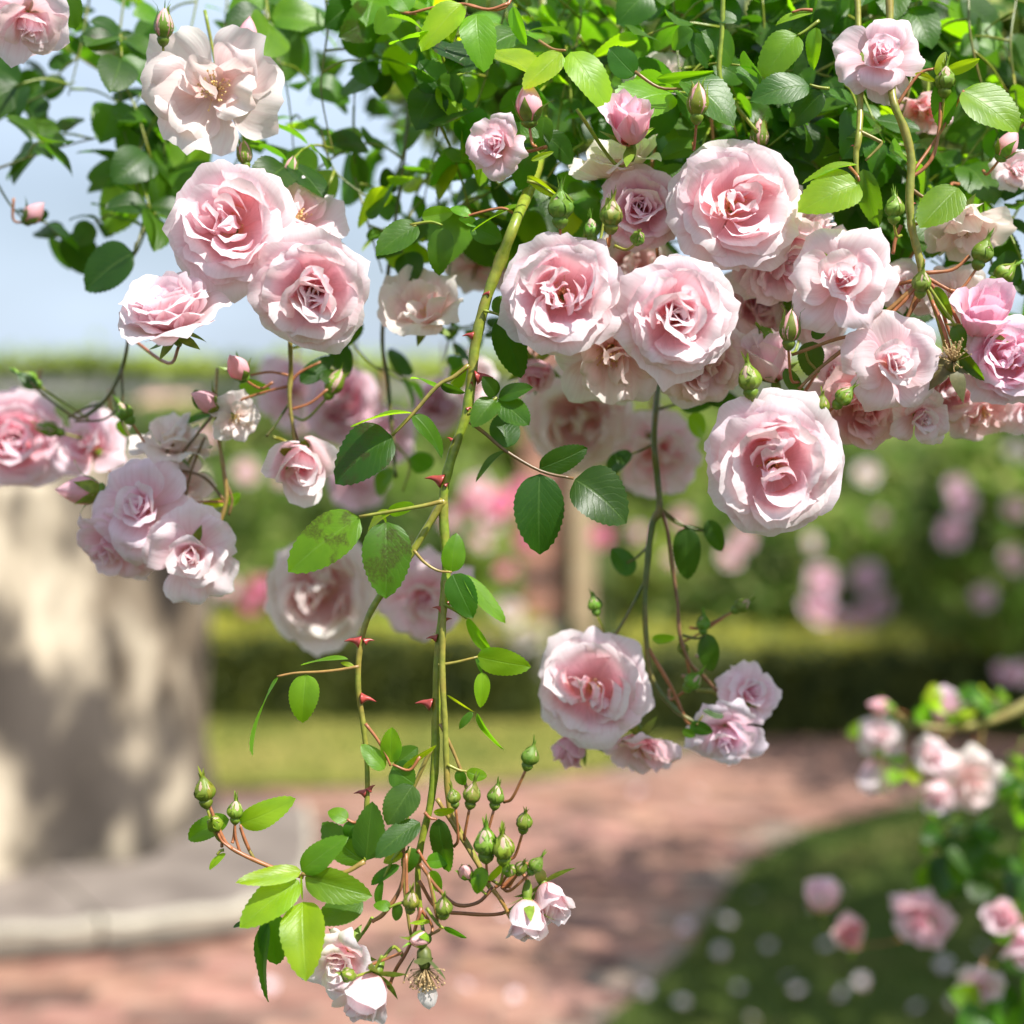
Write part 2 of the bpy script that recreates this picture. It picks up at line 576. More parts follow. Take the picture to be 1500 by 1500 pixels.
def opening_rose(rng, o=0.0):
    """bud whose petals are just parting"""
    p = layer(rng, 3, 1.10, 0.66, [78 + o, 18 + o, -2 + o, 50 + o], 0.46, rng.uniform(0, 6), roll=0.22, point=0.08, dth=5)
    p += layer(rng, 3, 1.06, 0.56, [70, 10 + o * .6, -10, 18 + o], 0.38, rng.uniform(0, 6), roll=0.14, z0=0.03, dth=4, twist=0.12)
    p += layer(rng, 3, 1.02, 0.42, [60, 2, -14, 2], 0.27, rng.uniform(0, 6), roll=0.06, z0=0.05, dth=4, twist=0.14)
    p += layer(rng, 2, 0.98, 0.28, [45, -4, -14, -4], 0.16, rng.uniform(0, 6), roll=0.03, z0=0.06, dth=4, twist=0.14)
    return p


def spent_rose(rng, o=0.0):
    """overblown rose: few limp pale petals round bare stamens"""
    p = layer(rng, 5, 1.15, 0.66, [88, 74 + o, 60 + o, 92 + o], 1.5, rng.uniform(0, 6), roll=0.5, rip=0.09, dth=26, jit=0.3, point=0.10, nu=15, nv=12)
    p += layer(rng, 4, 0.98, 0.50, [72, 50 + o, 36 + o, 76 + o], 0.8, rng.uniform(0, 6), roll=0.4, rip=0.10, dth=26, jit=0.5, z0=0.04, nu=15, nv=12)
    for k in range(6):
        a = rng.uniform(0, 6.28)
        p.append(petal(rng, rng.uniform(0.5, 0.85), rng.uniform(0.2, 0.36), [40, 20, rng.uniform(-10, 40), rng.uniform(0, 100)], 0.3, phi=rng.uniform(0, 6.28), z0=0.06,
                       shift=(0.2 * math.cos(a), 0.2 * math.sin(a)), rip=0.09, fold=rng.uniform(-0.15, 0.25), lean=rng.uniform(-0.5, 0.5), roll=rng.uniform(-.1, .5)))
    return p


KINDS_OF_ROSE = {'full': (full_rose, 1.0, 0.42), 'half': (half_rose, 1.0, 0.45), 'opening': (opening_rose, 0.50, 0.55), 'spent': (spent_rose, 1.0, 0.3)}


def strip(rng, L, W, path_fn, n=7):
    """a narrow pointed strip (sepal); path_fn(s) gives (radius, height)"""
    verts, uv = [], []
    for k in range(n):
        s = k / (n - 1)
        r, z = path_fn(s)
        wd = W * (math.sin(math.pi * min(0.5, s * 0.9 + 0.16)) if s < 0.5 else (1 - ((s - 0.5) / 0.5) ** 1.3 * 0.97))
        for u in (-1, 0, 1):
            verts.append((r - (0.16 * wd if u else 0), u * wd, z))
            uv.append(((u + 1) / 2, s))
    return verts, grid_faces(3, n), uv


def rotz(v, a):
    v = np.asarray(v, float)
    c, q = math.cos(a), math.sin(a)
    return np.stack([v[:, 0] * c - v[:, 1] * q, v[:, 0] * q + v[:, 1] * c, v[:, 2]], -1)


def frame(loc, axis, roll=0.0):
    q = Vector(axis).to_track_quat('Z', 'Y').to_matrix().to_4x4()
    return Matrix.Translation(Vector(loc)) @ q @ Matrix.Rotation(roll, 4, 'Z')


def stamens(rng, R, parent, old=False, n=46):
    verts, faces = [], []
    for k in range(n):
        a = rng.uniform(0, 6.28)
        tilt = abs(rng.gauss(0, 0.42 if not old else 0.6))
        ln = R * rng.uniform(0.22, 0.42)
        base = np.array([0.04 * R * math.cos(a), 0.04 * R * math.sin(a), 0.08 * R])
        tip = base + ln * np.array([math.sin(tilt) * math.cos(a), math.sin(tilt) * math.sin(a), math.cos(tilt)])
        v, f = tube_data([base, tip], [0.008 * R, 0.006 * R], 3)
        o = len(verts)
        verts += v
        faces += [tuple(i + o for i in q) for q in f]
        v, f = lathe_data([(0.004 * R, 0), (0.022 * R, 0.02 * R), (0.004 * R, 0.04 * R)], 4)
        o = len(verts)
        verts += [tip + np.array(x) for x in v]
        faces += [tuple(i + o for i in q) for q in f]
    o = link('stamens', mesh_of('stamens', verts, faces, mats=(M_STAMEN_OLD if old else M_STAMEN,)), parent)
    o['kind'] = 'stuff'
    return o


PALE = (1.0, 0.985, 0.985)


def rose(kind, x, y, d, size, axis, label, anchor=None, seed=0, o=0.0, tint=PALE, group='pale pink roses on the climber', stam=None, low=False, sepal_bend=0.0, style=None):
    """a rose whose visible centre stands at pixel (x, y), d metres off, size pixels across"""
    rng = random.Random(seed * 7919 + int(x) * 31 + int(y))
    fn, rad, mid = KINDS_OF_ROSE[kind]
    R = size * PX * d / 2 / rad
    if kind in ('full', 'half', 'spent'):
        R *= 0.92
    ax = D(*axis)
    root = empty('rose', (0, 0, 0))
    root.matrix_world = frame(P(x, y, d) - ax * (mid * R), ax, rng.uniform(0, 6.28))
    tag(root, label, 'rose', group)
    sx, sy = rng.uniform(0.93, 1.06), rng.uniform(0.93, 1.06)      # no rose is quite round
    for v, uv, nu, nv in (fn(rng, o, style) if kind == 'full' else fn(rng, o)):
        v = v * np.array([sx, sy, 1]) + np.stack([0.05 * v[:, 2] ** 2 * math.sin(seed), 0.05 * v[:, 2] ** 2 * math.cos(seed * 2.3), 0 * v[:, 2]], -1)
        me = mesh_of('petal', v * R, grid_faces(nu, nv), uv, (M_PETAL,))
        f = rng.uniform(0.965, 1.01)
        link('petal', me, root, (tint[0] * f, tint[1] * f * rng.uniform(0.97, 1.015), tint[2] * f, tint[3] if len(tint) > 3 else 1.0))
    if stam or kind in ('spent', 'full'):
        stamens(rng, R * (0.8 if kind == 'full' else 1), root, stam == 'old', 30 if kind == 'full' else 60)
    # calyx: hip and five sepals under the flower, and the stalk
    hr = 0.0042 * (d / 1.0) ** 0 * (1.0 if size > 90 else 0.85)
    v, f = lathe_data([(0.0012, -0.012), (hr * 0.75, -0.009), (hr, -0.004), (hr * 0.8, 0.0005), (hr * 0.5, 0.003)], 9)
    link('hip', mesh_of('hip', v, f, mats=(M_SEPAL,)), root, BUDG)
    for k in range(5):
        ang = math.radians(rng.uniform(60, 130) + sepal_bend) if kind != 'opening' else math.radians(rng.uniform(35, 100) + sepal_bend)
        L = max(0.012, min(0.022, R * (0.75 if kind != 'opening' else 1.1)))
        bend = rng.uniform(-0.5, 0.9)
        pts = [(0.002, -0.001)]
        for q in range(1, 8):
            b = ang + bend * (q / 7 - 0.4)
            pts.append((pts[-1][0] + math.sin(b) * L / 7, pts[-1][1] + math.cos(b) * L / 7))
        fnp = lambda s_, pts=pts: pts[min(7, int(round(s_ * 7)))]
        v, f, uv = strip(rng, L, L * 0.17, fnp, 8)
        link('sepal', mesh_of('sepal', rotz(v, k * 2 * math.pi / 5 + rng.uniform(-.15, .15)), f, uv, (M_SEPAL,)), root, BUDG)
    if anchor:
        a = P(*anchor)
        inv = root.matrix_world.inverted()
        la = inv @ a
        mid_ = Vector((0, 0, -0.012)) + (la - Vector((0, 0, -0.012))) * 0.35 + Vector((0, 0, -0.35 * min(0.05, la.length)))
        tube('stalk', [(0, 0, -0.011), tuple(mid_), tuple(la)], [0.0011, 0.0013], M_STEM, root, GREEN if rng.random() < 0.5 else RED)
    return root


def bud(kind, x, y, d, length, axis, label, anchor=None, seed=0, group='rosebuds on the climber', color=None):
    """green: closed; tip: a pink tip shows; pink: pink cone above the sepals. (x, y) is its middle, length its height in pixels"""
    rng = random.Random(seed * 101 + int(x) * 17 + int(y))
    Lb = 1.12 * length * PX * d                 # from the foot of the hip to the tip of the corolla / sepals
    ax = D(*axis)
    root = empty('rosebud')
    root.matrix_world = frame(P(x, y, d) - ax * (Lb * 0.5), ax, rng.uniform(0, 6.28))
    tag(root, label, 'rosebud', group)
    g = color or tuple(c * rng.uniform(0.85, 1.2) for c in BUDG)
    hb = Lb * (0.26 if kind != 'pink' else 0.16)
    ob = Lb * (0.58 if kind == 'green' else 0.70 if kind == 'tip' else 0.82)    # ovoid
    rb = Lb * (0.29 if kind == 'green' else 0.26 if kind == 'tip' else 0.30)
    v, f = lathe_data([(rb * 0.22, 0), (rb * 0.5, hb * 0.3), (rb * 0.62, hb * 0.65), (rb * 0.5, hb)], 10)
    link('hip', mesh_of('hip', v, f, mats=(M_SEPAL,)), root, tuple(c * 0.9 for c in g))
    # corolla: wrapped petals
    prof = lambda s_: rb * (math.sin(math.pi * min(1, 0.10 + 0.9 * s_) ** 0.85) ** 0.8) * (1 - 0.12 * s_) if s_ < 0.999 else 0.02 * rb
    pc = {'green': (0.9, 0.78, 0.6), 'tip': (1.0, 0.80, 0.76), 'pink': (1.0, 0.80, 0.84)}[kind]
    for k in range(3):
        nv, nu = 9, 7
        vv, uv = [], []
        for j in range(nv):
            s_ = j / (nv - 1)
            for i in range(nu):
                u = i / (nu - 1) * 2 - 1
                a = u * 1.75
                rr = (prof(s_) * (0.94 if kind != 'green' else 0.80) * (1.0 + 0.09 * (u * 0.5 + 0.5)) + 0.002 * Lb)
                vv.append((rr * math.cos(a), rr * math.sin(a), hb * 0.9 + ob * s_ * (1 + 0.05 * math.cos(k * 2.1) - 0.05 * u * u)))
                uv.append(((u + 1) / 2, 0.25 + 0.5 * s_))
        link('petal', mesh_of('petal', rotz(vv, k * 2.1), grid_faces(nu, nv), uv, (M_PETAL,)), root, pc)
    cover = {'green': 1.22, 'tip': 0.98, 'pink': 0.62}[kind]
    for k in range(5):
        tipout = rng.uniform(0.02, 0.10) * Lb if kind == 'green' else rng.uniform(0.05, 0.30) * Lb
        if kind == 'pink' and rng.random() < 0.5:
            tipout += 0.25 * Lb
        cv = cover * (rng.uniform(0.95, 1.35) if kind != 'pink' else rng.uniform(0.9, 1.2))
        pts = []
        for q in range(9):
            s_ = q / 8
            h = s_ * cv
            base = prof(min(0.97, h)) if h < 0.97 else 0.05 * rb
            r = base + 0.05 * rb + tipout * max(0, s_ - 0.45) ** 2 * 3.3
            pts.append((r, hb * 0.88 + ob * h * (1 if kind != 'pink' else (1 - 0.15 * s_))))
        vv, uv = [], []
        wmax = rb * (1.15 if kind == 'green' else 0.62 if kind == 'tip' else 0.55)
        for q in range(9):
            s_ = q / 8
            hold = 0.5 if kind == 'green' else 0.3
            wd = wmax * (0.55 + 0.45 * math.sin(math.pi * min(0.5, s_ * 1.3))) * (1 if s_ < hold else max(0.03, 1 - ((s_ - hold) / (1 - hold)) ** 0.9))
            r, z = pts[q]
            for u in (-1, 0, 1):
                a = u * wd / max(rb * 0.55, r)
                k_ = r * (1 if u == 0 else 0.97)
                vv.append((k_ * math.cos(a), k_ * math.sin(a), z))
                uv.append(((u + 1) / 2, s_))
        me = mesh_of('sepal', rotz(vv, k * 1.2566 + rng.uniform(-.1, .1)), grid_faces(3, 9), uv, (M_SEPAL,))
        link('sepal', me, root, tuple(c * rng.uniform(0.85, 1.15) for c in g))
    if anchor:
        la = root.matrix_world.inverted() @ P(*anchor)
        mid_ = la * 0.4 + Vector((0, 0, -0.35 * min(0.03, la.length)))
        tube('stalk', [(0, 0, 0.001), tuple(mid_), tuple(la)], [0.0009, 0.0011], M_STEM, root, RED if rng.random() < 0.65 else GREEN)
    return root


# ------------------------------------------------------------------ leaves
def leaf_mesh(seed, n=26, m=7, wide=0.33):
    """a leaflet one unit long along +Y, toothed edge, folded a little along its midrib"""
    rng = random.Random(seed)
    verts, uv = [], []
    tw = rng.uniform(-0.5, 0.5)
    bend = rng.uniform(0.1, 0.95)
    side = rng.uniform(-0.10, 0.10)
    vee = rng.uniform(0.10, 0.30)
    k1, p1 = rng.uniform(5, 9), rng.uniform(0, 6)
    for j in range(n):
        s = j / (n - 1)
        w_ = wide * (math.sin(math.pi * s ** 0.84) ** 0.60) * (1 - 0.16 * s) * 1.08 if 0 < s < 1 else 0.0
        if s > 0.86:
            w_ *= 1 - 0.35 * ((s - 0.86) / 0.14)
        w_ = max(w_, 0.006)
        for i in range(m):
            u = i / (m - 1) * 2 - 1
            x = u * w_
            y = s
            if abs(u) > 0.99 and 0 < j < n - 1:
                tooth = 0.024 if j % 2 else -0.008
                x += math.copysign(tooth, u)
                y += 0.014 if j % 2 else 0
            z = vee * abs(x) - bend * (s - 0.25) ** 2 * 0.55 + 0.020 * math.sin(k1 * s + p1) * abs(u) + 0.012 * math.sin(9 * s + 4 * u + p1) * (u * u)
            z -= 0.25 * max(0, abs(u) - 0.5) ** 2 * w_
            verts.append((x + side * s * s, y, z + tw * x * s))
            uv.append(((u + 1) / 2, s))
    return mesh_of('leaflet', verts, grid_faces(m, n), uv, (M_LEAF,))


LEAVES = [leaf_mesh(k) for k in range(14)]
LEAVES_FAR = [leaf_mesh(40 + k, 10, 5) for k in range(6)]


def leaf_color(rng, tone):
    if tone.endswith('*'):                     # scorched
        return (*leaf_color(rng, tone[:-1]), 0.0)
    c = TONE[tone]
    f = rng.uniform(0.82, 1.2)
    return (c[0] * f * rng.uniform(0.85, 1.2), c[1] * f, c[2] * f * rng.uniform(0.8, 1.2))


def place_leaflet(parent, base, tip, width, normal, tone, rng, far=False, name='leaflet'):
    """a leaflet from base to tip (world points), width metres across, its face along normal"""
    base, tip, normal = Vector(base), Vector(tip), Vector(normal)
    y = tip - base
    L = y.length
    y = y / L
    x = y.cross(normal)
    if x.length < 1e-4:
        x = y.cross(Vector((0.3, 0.2, 0.9)))
    x.normalize()
    z = x.cross(y)
    sx = width / 0.70
    m = Matrix((x * sx, y * L, z * (L + sx) * 0.5)).transposed().to_4x4()
    m.translation = base
    o = link(name, rng.choice(LEAVES_FAR if far else LEAVES), parent, leaf_color(rng, tone))
    o.matrix_world = m
    return o


def leaf(parent, petiole, leaflets, d, seed=0, color=None, rad=0.0008):
    """compound leaf drawn from the photograph: petiole pixels, then (bx, by, tx, ty, width px, tone, tip depth, roll) a leaflet"""
    rng = random.Random(seed + int(petiole[0][0]) * 13 + int(petiole[0][1]))
    pts = [tuple(P(q[0], q[1], q[2] if len(q) > 2 else d)) for q in petiole]
    if len(pts) == 2:
        pts.insert(1, tuple((np.array(pts[0]) + np.array(pts[1])) / 2 + np.array([0, 0, 0.001])))
    lf = tube('leaf', pts, [rad * 1.5, rad], M_STEM, parent, color or (RED if rng.random() < 0.35 else GREEN), n=4, sides=6)
    for q in leaflets:
        bx, by, tx, ty, wpx, tone = q[:6]
        dz = q[6] if len(q) > 6 else rng.uniform(-0.006, 0.006)
        roll = q[7] if len(q) > 7 else rng.uniform(-0.5, 0.5)
        b = P(bx, by, d)
        t = P(tx, ty, d + dz)
        ln = (t - b).normalized()
        nrm = Matrix.Rotation(roll, 3, ln) @ D(0, 0.25, 1)
        place_leaflet(lf, b, t, wpx * PX * d, nrm, tone, rng)
    return lf


def random_leaf(parent, base, direction, rng, size, n=5, tones=('mid',), far=False):
    """compound leaf of n leaflets growing from a world point"""
    base = Vector(base)
    dr = Vector(direction).normalized()
    up = Vector((rng.uniform(-.5, .5) + 0.25, rng.uniform(-.9, .2), rng.uniform(0.2, 1.0))).normalized()
    side = dr.cross(up).normalized()
    L = size * (1.5 if n >= 5 else 1.0)
    end = base + dr * L + Vector((0, 0, -0.18 * L))
    midp = base + dr * L * 0.5 + Vector((0, 0, 0.02 * L))
    lf = tube('leaf', [tuple(base), tuple(midp), tuple(end)], [0.0011, 0.0007], M_STEM, parent, GREEN, n=3, sides=5)
    spots = [(1.0, 0)] + [(0.92, s) for s in (-1, 1)] + ([(0.5, s) for s in (-1, 1)] if n >= 5 else [])
    for t, s in spots:
        p = base.lerp(midp, t / 0.5) if t <= 0.5 else midp.lerp(end, (t - 0.5) / 0.5)
        if s == 0:
            v = (end - midp).normalized()
        else:
            v = (dr * 0.35 + side * s).normalized()
        v = (v + Vector((rng.uniform(-.25, .25), rng.uniform(-.25, .25), rng.uniform(-.35, .15)))).normalized()
        ln = size * rng.uniform(0.75, 1.15) * (1.1 if s == 0 else (0.95 if t > 0.6 else 0.75))
        nr = (up + Vector((rng.uniform(-.5, .5), rng.uniform(-.5, .5), rng.uniform(-.4, .4)))).normalized()
        place_leaflet(lf, p + v * 0.002, p + v * ln, ln * rng.uniform(0.66, 0.82), nr, rng.choice(tones) + ('*' if rng.random() < 0.14 and not far else ''), rng, far)
    return lf


def thorn(parent, x, y, d, dx, dy, length=16, color=(0.33, 0.05, 0.05)):
    a = P(x, y, d)
    b = P(x + dx * length, y + dy * length, d)
    ax = (b - a)
    L = ax.length
    n = 6
    pts = [tuple(a), tuple(a + ax * 0.5 + Vector((0, 0, 0.0004))), tuple(b + Vector((0, 0, -0.12 * L)))]
    v, f = tube_data(spline(pts, 4), [L * 0.42, L * 0.20, L * 0.10, L * 0.02], 7)
    return link('thorn', mesh_of('thorn', v, f, mats=(M_THORN,)), parent, color)


# ================================================================== THE GARDEN BEHIND
rng = random.Random(5)
M_SOIL = noise_mat('rough_ground', [(0.3, (0.03, 0.05, 0.012)), (0.7, (0.065, 0.075, 0.02))], 6, 0.95, 0.6, 0.02, spec=0.05)
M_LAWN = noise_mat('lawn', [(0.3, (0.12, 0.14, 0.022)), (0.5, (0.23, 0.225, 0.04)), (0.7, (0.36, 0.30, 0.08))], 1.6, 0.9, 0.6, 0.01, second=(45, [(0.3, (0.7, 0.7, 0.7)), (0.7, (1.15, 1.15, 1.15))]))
M_LAWN_SHADE = noise_mat('shaded_lawn', [(0.3, (0.035, 0.060, 0.012)), (0.5, (0.065, 0.090, 0.018)), (0.7, (0.12, 0.11, 0.035))], 2.6, 0.95, 0.6, 0.01, spec=0.1)  # darker copy of the lawn, with the shade put into its greens
M_GRASS = noise_mat('grass_blade', [(0.3, (0.055, 0.095, 0.018)), (0.5, (0.10, 0.14, 0.03)), (0.72, (0.17, 0.18, 0.045))], 1.4, 0.6, 0, trans=0.3)
M_BRICK = object_tint(noise_mat('path_brick', [(0.3, (0.25, 0.128, 0.092)), (0.5, (0.33, 0.175, 0.125)), (0.7, (0.40, 0.240, 0.175))], 9, 0.9, 0.5, 0.003, second=(1.6, [(0.36, (0.60, 0.62, 0.66)), (0.56, (1, 1, 1))])))
M_JOINT = noise_mat('sandy_joint', [(0.3, (0.17, 0.13, 0.10)), (0.7, (0.28, 0.21, 0.16))], 14, 0.95, 0.5, 0.004)
M_STONE = noise_mat('weathered_stone', [(0.40, (0.08, 0.066, 0.055)), (0.465, (0.24, 0.20, 0.15)), (0.53, (0.47, 0.395, 0.295)), (0.63, (0.66, 0.575, 0.44))], 4.6, 0.92, 0.9, 0.02,
                    second=(2.6, [(0.42, (0.34, 0.31, 0.29)), (0.52, (1, 1, 1))]))
# rain stains run down the pedestal: stretch both its noises along Z
_nt = M_STONE.node_tree
_tc = [n for n in _nt.nodes if n.type == 'TEX_COORD'][0]
_mp = node(_nt, 'Mapping')
_mp.inputs['Scale'].default_value = (1.1, 1.1, 0.6)
for _n in [n for n in _nt.nodes if n.type == 'TEX_NOISE']:
    _nt.links.new(_mp.outputs[0], _n.inputs['Vector'])
_nt.links.new(_tc.outputs['Object'], _mp.inputs['Vector'])
M_KERB = noise_mat('worn_kerb_stone', [(0.3, (0.28, 0.25, 0.20)), (0.7, (0.44, 0.40, 0.32))], 5, 0.92, 0.6, 0.01)
M_TREAD = noise_mat('shaded_tread', [(0.3, (0.13, 0.105, 0.09)), (0.7, (0.24, 0.20, 0.17))], 6, 0.95, 0.5, 0.006)  # darker slab tops, shade put into the stone colour
M_HEDGE = noise_mat('box_leaf', [(0.35, (0.030, 0.048, 0.008)), (0.65, (0.105, 0.120, 0.018))], 9, 0.55, 0, trans=0.2)
M_FOL = object_tint(noise_mat('shrub_leaf', [(0.35, (0.55, 0.60, 0.5)), (0.6, (1.9, 1.75, 1.3))], 3, 0.7, 0, trans=0.2, spec=0.12))
M_WOOD = noise_mat('pergola_timber', [(0.3, (0.42, 0.38, 0.34)), (0.7, (0.60, 0.56, 0.50))], 7, 0.8, 0.3, 0.003)
M_POST = noise_mat('honey_timber', [(0.3, (0.46, 0.33, 0.20)), (0.7, (0.60, 0.46, 0.30))], 7, 0.8, 0.3, 0.003)
M_PALE = noise_mat('pale_render', [(0.3, (0.55, 0.50, 0.42)), (0.7, (0.66, 0.61, 0.52))], 5, 0.9, 0.3, 0.003)
M_WALLBRICK = object_tint(noise_mat('wall_brick', [(0.3, (0.42, 0.20, 0.14)), (0.7, (0.58, 0.31, 0.23))], 8, 0.9, 0.4, 0.003))
M_BARK = noise_mat('bark', [(0.3, (0.06, 0.045, 0.03)), (0.7, (0.16, 0.12, 0.08))], 20, 0.95, 0.6, 0.004)
M_FAR = noise_mat('far_tree_leaf', [(0.35, (0.055, 0.085, 0.025)), (0.65, (0.12, 0.16, 0.05))], 0.6, 0.7, 0, trans=0.25)


def sheet(name, pts, z, mat, kind='structure'):
    me = mesh_of(name, [(p[0], p[1], z) for p in pts], [tuple(range(len(pts)))], mats=(mat,), smooth_=False)
    return tag(link(name, me), kind=kind)


def box_data(x0, x1, y0, y1, z0, z1, b=0.0):
    """a box with its top edges chamfered by b"""
    v = [(x0, y0, z0), (x1, y0, z0), (x1, y1, z0), (x0, y1, z0), (x0, y0, z1 - b), (x1, y0, z1 - b), (x1, y1, z1 - b), (x0, y1, z1 - b),
         (x0 + b, y0 + b, z1), (x1 - b, y0 + b, z1), (x1 - b, y1 - b, z1), (x0 + b, y1 - b, z1)]
    f = [(3, 2, 1, 0), (0, 1, 5, 4), (1, 2, 6, 5), (2, 3, 7, 6), (3, 0, 4, 7), (4, 5, 9, 8), (5, 6, 10, 9), (6, 7, 11, 10), (7, 4, 8, 11), (8, 9, 10, 11)]
    return v, f


def inside(poly, x, y):
    c = False
    for (x1, y1), (x2, y2) in zip(poly, poly[1:] + poly[:1]):
        if (y1 > y) != (y2 > y) and x < (x2 - x1) * (y - y1) / (y2 - y1) + x1:
            c = not c
    return c


def leaf_cloud(n, sampler, size, seed):
    """n small bent leaves (two triangles each) at points given by sampler(rng)"""
    r = random.Random(seed)
    verts, faces = [], []
    for k in range(n):
        p = np.array(sampler(r))
        a = np.array([r.gauss(0, 1), r.gauss(0, 1), r.gauss(0, 1)])
        a /= np.linalg.norm(a)
        b = np.cross(a, [r.gauss(0, 1), r.gauss(0, 1), r.gauss(0, 1) + 0.01])
        b /= np.linalg.norm(b)
        L = size * r.uniform(0.7, 1.35)
        c = np.cross(a, b)
        o = len(verts)
        verts += [p, p + a * L * 0.5 + b * L * 0.32, p + a * L + c * L * 0.15, p + a * L * 0.5 - b * L * 0.32 + c * L * 0.08]
        faces += [(o, o + 1, o + 2), (o, o + 2, o + 3)]
    return verts, faces


def blob_sampler(lobes, shell=0.55):
    """random points in a set of ellipsoid lobes (x, y, z, rx, ry, rz), thicker towards their skins"""
    vol = [l[3] * l[4] * l[5] for l in lobes]

    def f(r):
        l = r.choices(lobes, vol)[0]
        d = np.array([r.gauss(0, 1), r.gauss(0, 1), r.gauss(0, 1)])
        d /= np.linalg.norm(d)
        q = r.uniform(shell, 1.0) if r.random() < 0.85 else r.random()
        q *= 1 + 0.18 * math.sin(d[0] * 5 + l[0] * 9) * math.sin(d[2] * 6 + l[1] * 5)
        return (l[0] + d[0] * l[3] * q, l[1] + d[1] * l[4] * q, l[2] + d[2] * l[5] * q)
    return f


# ground, path and lawns ------------------------------------------------------
sheet('ground', [(-300, -30), (300, -30), (300, 600), (-300, 600)], -0.02, M_SOIL)
g = lambda x, y: tuple(G(x, y)[:2])
path_poly = [(-3.6, 2.4), (0.25, 2.4), g(880, 1500), g(1000, 1400), g(1045, 1330), g(1090, 1265), g(1180, 1215), g(1290, 1185), g(1430, 1160), g(1700, 1140), g(1700, 1068),
             g(1400, 1070), g(1130, 1078), g(1010, 1092), g(870, 1132), g(720, 1146), g(560, 1152), g(310, 1156), g(-300, 1163), (-3.6, g(-300, 1163)[1])]
sheet('path', path_poly, -0.006, M_JOINT)
path = bpy.data.objects['path']
bl, bw, gap = 0.215, 0.104, 0.008
bricks = []
brng = random.Random(8)
row = 0
y = 2.4
while y < 8.4:
    x = -3.6 + (row % 2) * 0.11
    while x < 4.5:
        if inside(path_poly, x + bl / 2, y + bw / 2) and inside(path_poly, x + 0.02, y + bw / 2) and inside(path_poly, x + bl - 0.02, y + bw / 2):
            v_ = Vector((x + bl / 2, y + bw / 2, 0)) - CAM
            c_ = ROT.transposed() @ v_
            px, py = 750 + c_.x / -c_.z / PX, 750 - c_.y / -c_.z / PX
            if -450 < px < 1900 and py < 1700:
                bricks.append((v_.length, x, y))
        x += bl + gap
    y += bw + gap
    row += 1
bricks.sort()
BV = [box_data(-bl / 2, bl / 2, -bw / 2, bw / 2, -0.03, 0.0, 0.004) for _ in range(1)][0]
BM = mesh_of('brick', *BV, mats=(M_BRICK,), smooth_=False)


def brick_tint(r):
    q = r.random()
    b = r.uniform(0.62, 1.22)
    return (b, b * r.uniform(0.93, 1.03), b * r.uniform(0.92, 1.06)) if q < 0.80 else (0.55 * b, 0.58 * b, 0.62 * b)


rest_v, rest_f = [], []
for k, (_, x, y) in enumerate(bricks):
    z = brng.uniform(-0.0015, 0.0035)
    if k < 300:
        o = link('brick', BM, path, brick_tint(brng))
        o.location = (x + bl / 2, y + bw / 2, z)
        o.rotation_euler = (0, 0, brng.uniform(-0.015, 0.015))
    else:
        o = len(rest_v)
        rest_v += [(a + x + bl / 2, b + y + bw / 2, c + z) for a, b, c in BV[0]]
        rest_f += [tuple(i + o for i in q) for q in BV[1]]
if rest_f:
    tag(link('brick_paving', mesh_of('brick_paving', rest_v, rest_f, mats=(M_BRICK,), smooth_=False), path, (1, 1, 1)), kind='stuff')

lawn_r = [g(885, 1500), g(1003, 1400), g(1048, 1330), g(1093, 1266), g(1182, 1217), g(1292, 1187), g(1432, 1162), g(1700, 1142), (3.6, 2.4), (0.28, 2.4)]
lawn_b = [g(312, 1155), g(560, 1151), g(720, 1145), g(868, 1131), g(1008, 1091), g(1128, 1077), g(1128, 1040), g(-700, 1040), g(-700, 1160)]
sheet('lawn', lawn_r, 0.006, M_LAWN_SHADE)
sheet('lawn', lawn_b, 0.006, M_LAWN)


def grass(poly, n, h, seed):
    r = random.Random(seed)
    xs, ys = [p[0] for p in poly], [p[1] for p in poly]
    verts, faces = [], []
    while n:
        x, y = r.uniform(min(xs), max(xs)), r.uniform(min(ys), max(ys))
        if not inside(poly, x, y):
            continue
        n -= 1
        a = r.uniform(0, 6.28)
        q = h * r.uniform(0.5, 1.4)
        dx, dy = math.cos(a) * 0.004, math.sin(a) * 0.004
        lx, ly = r.gauss(0, 0.4) * q, r.gauss(0, 0.4) * q
        o = len(verts)
        verts += [(x - dx, y - dy, 0.004), (x + dx, y + dy, 0.004), (x + lx, y + ly, q)]
        faces.append((o, o + 1, o + 2))
    return tag(link('grass', mesh_of('grass', verts, faces, mats=(M_GRASS,), smooth_=False)), kind='stuff', label='short mown grass growing on the lawns beside the brick path')


grass(lawn_r, 26000, 0.035, 3)
grass(lawn_b, 16000, 0.03, 4)

# fallen petals: on the shaded lawn and the path --------------------------------
PETAL_FLAT = []
for k in range(4):
    r_ = random.Random(90 + k)
    v_, uv_, nu_, nv_ = petal(r_, 0.05, 0.026, [80, 70, 60, 50], 0.05, nu=7, nv=6, rip=0.05)
    PETAL_FLAT.append(mesh_of('fallen_petal', [(a - 0.022, b, c) for a, b, c in v_], grid_faces(nu_, nv_), uv_, (M_PETAL,)))


def fallen(x, y, label, group, s=1.0, z=0.03):
    o = link('fallen_petal', rng.choice(PETAL_FLAT), None, (1.0, 1.0, 1.02))
    o.location = G(x, y, z)
    o.rotation_euler = (rng.uniform(-.4, .4), rng.uniform(-.6, .2), rng.uniform(0, 6.28))
    o.scale = (s * 0.58, s * 0.68, s * 0.6)
    tag(o, label, 'fallen petal', group)


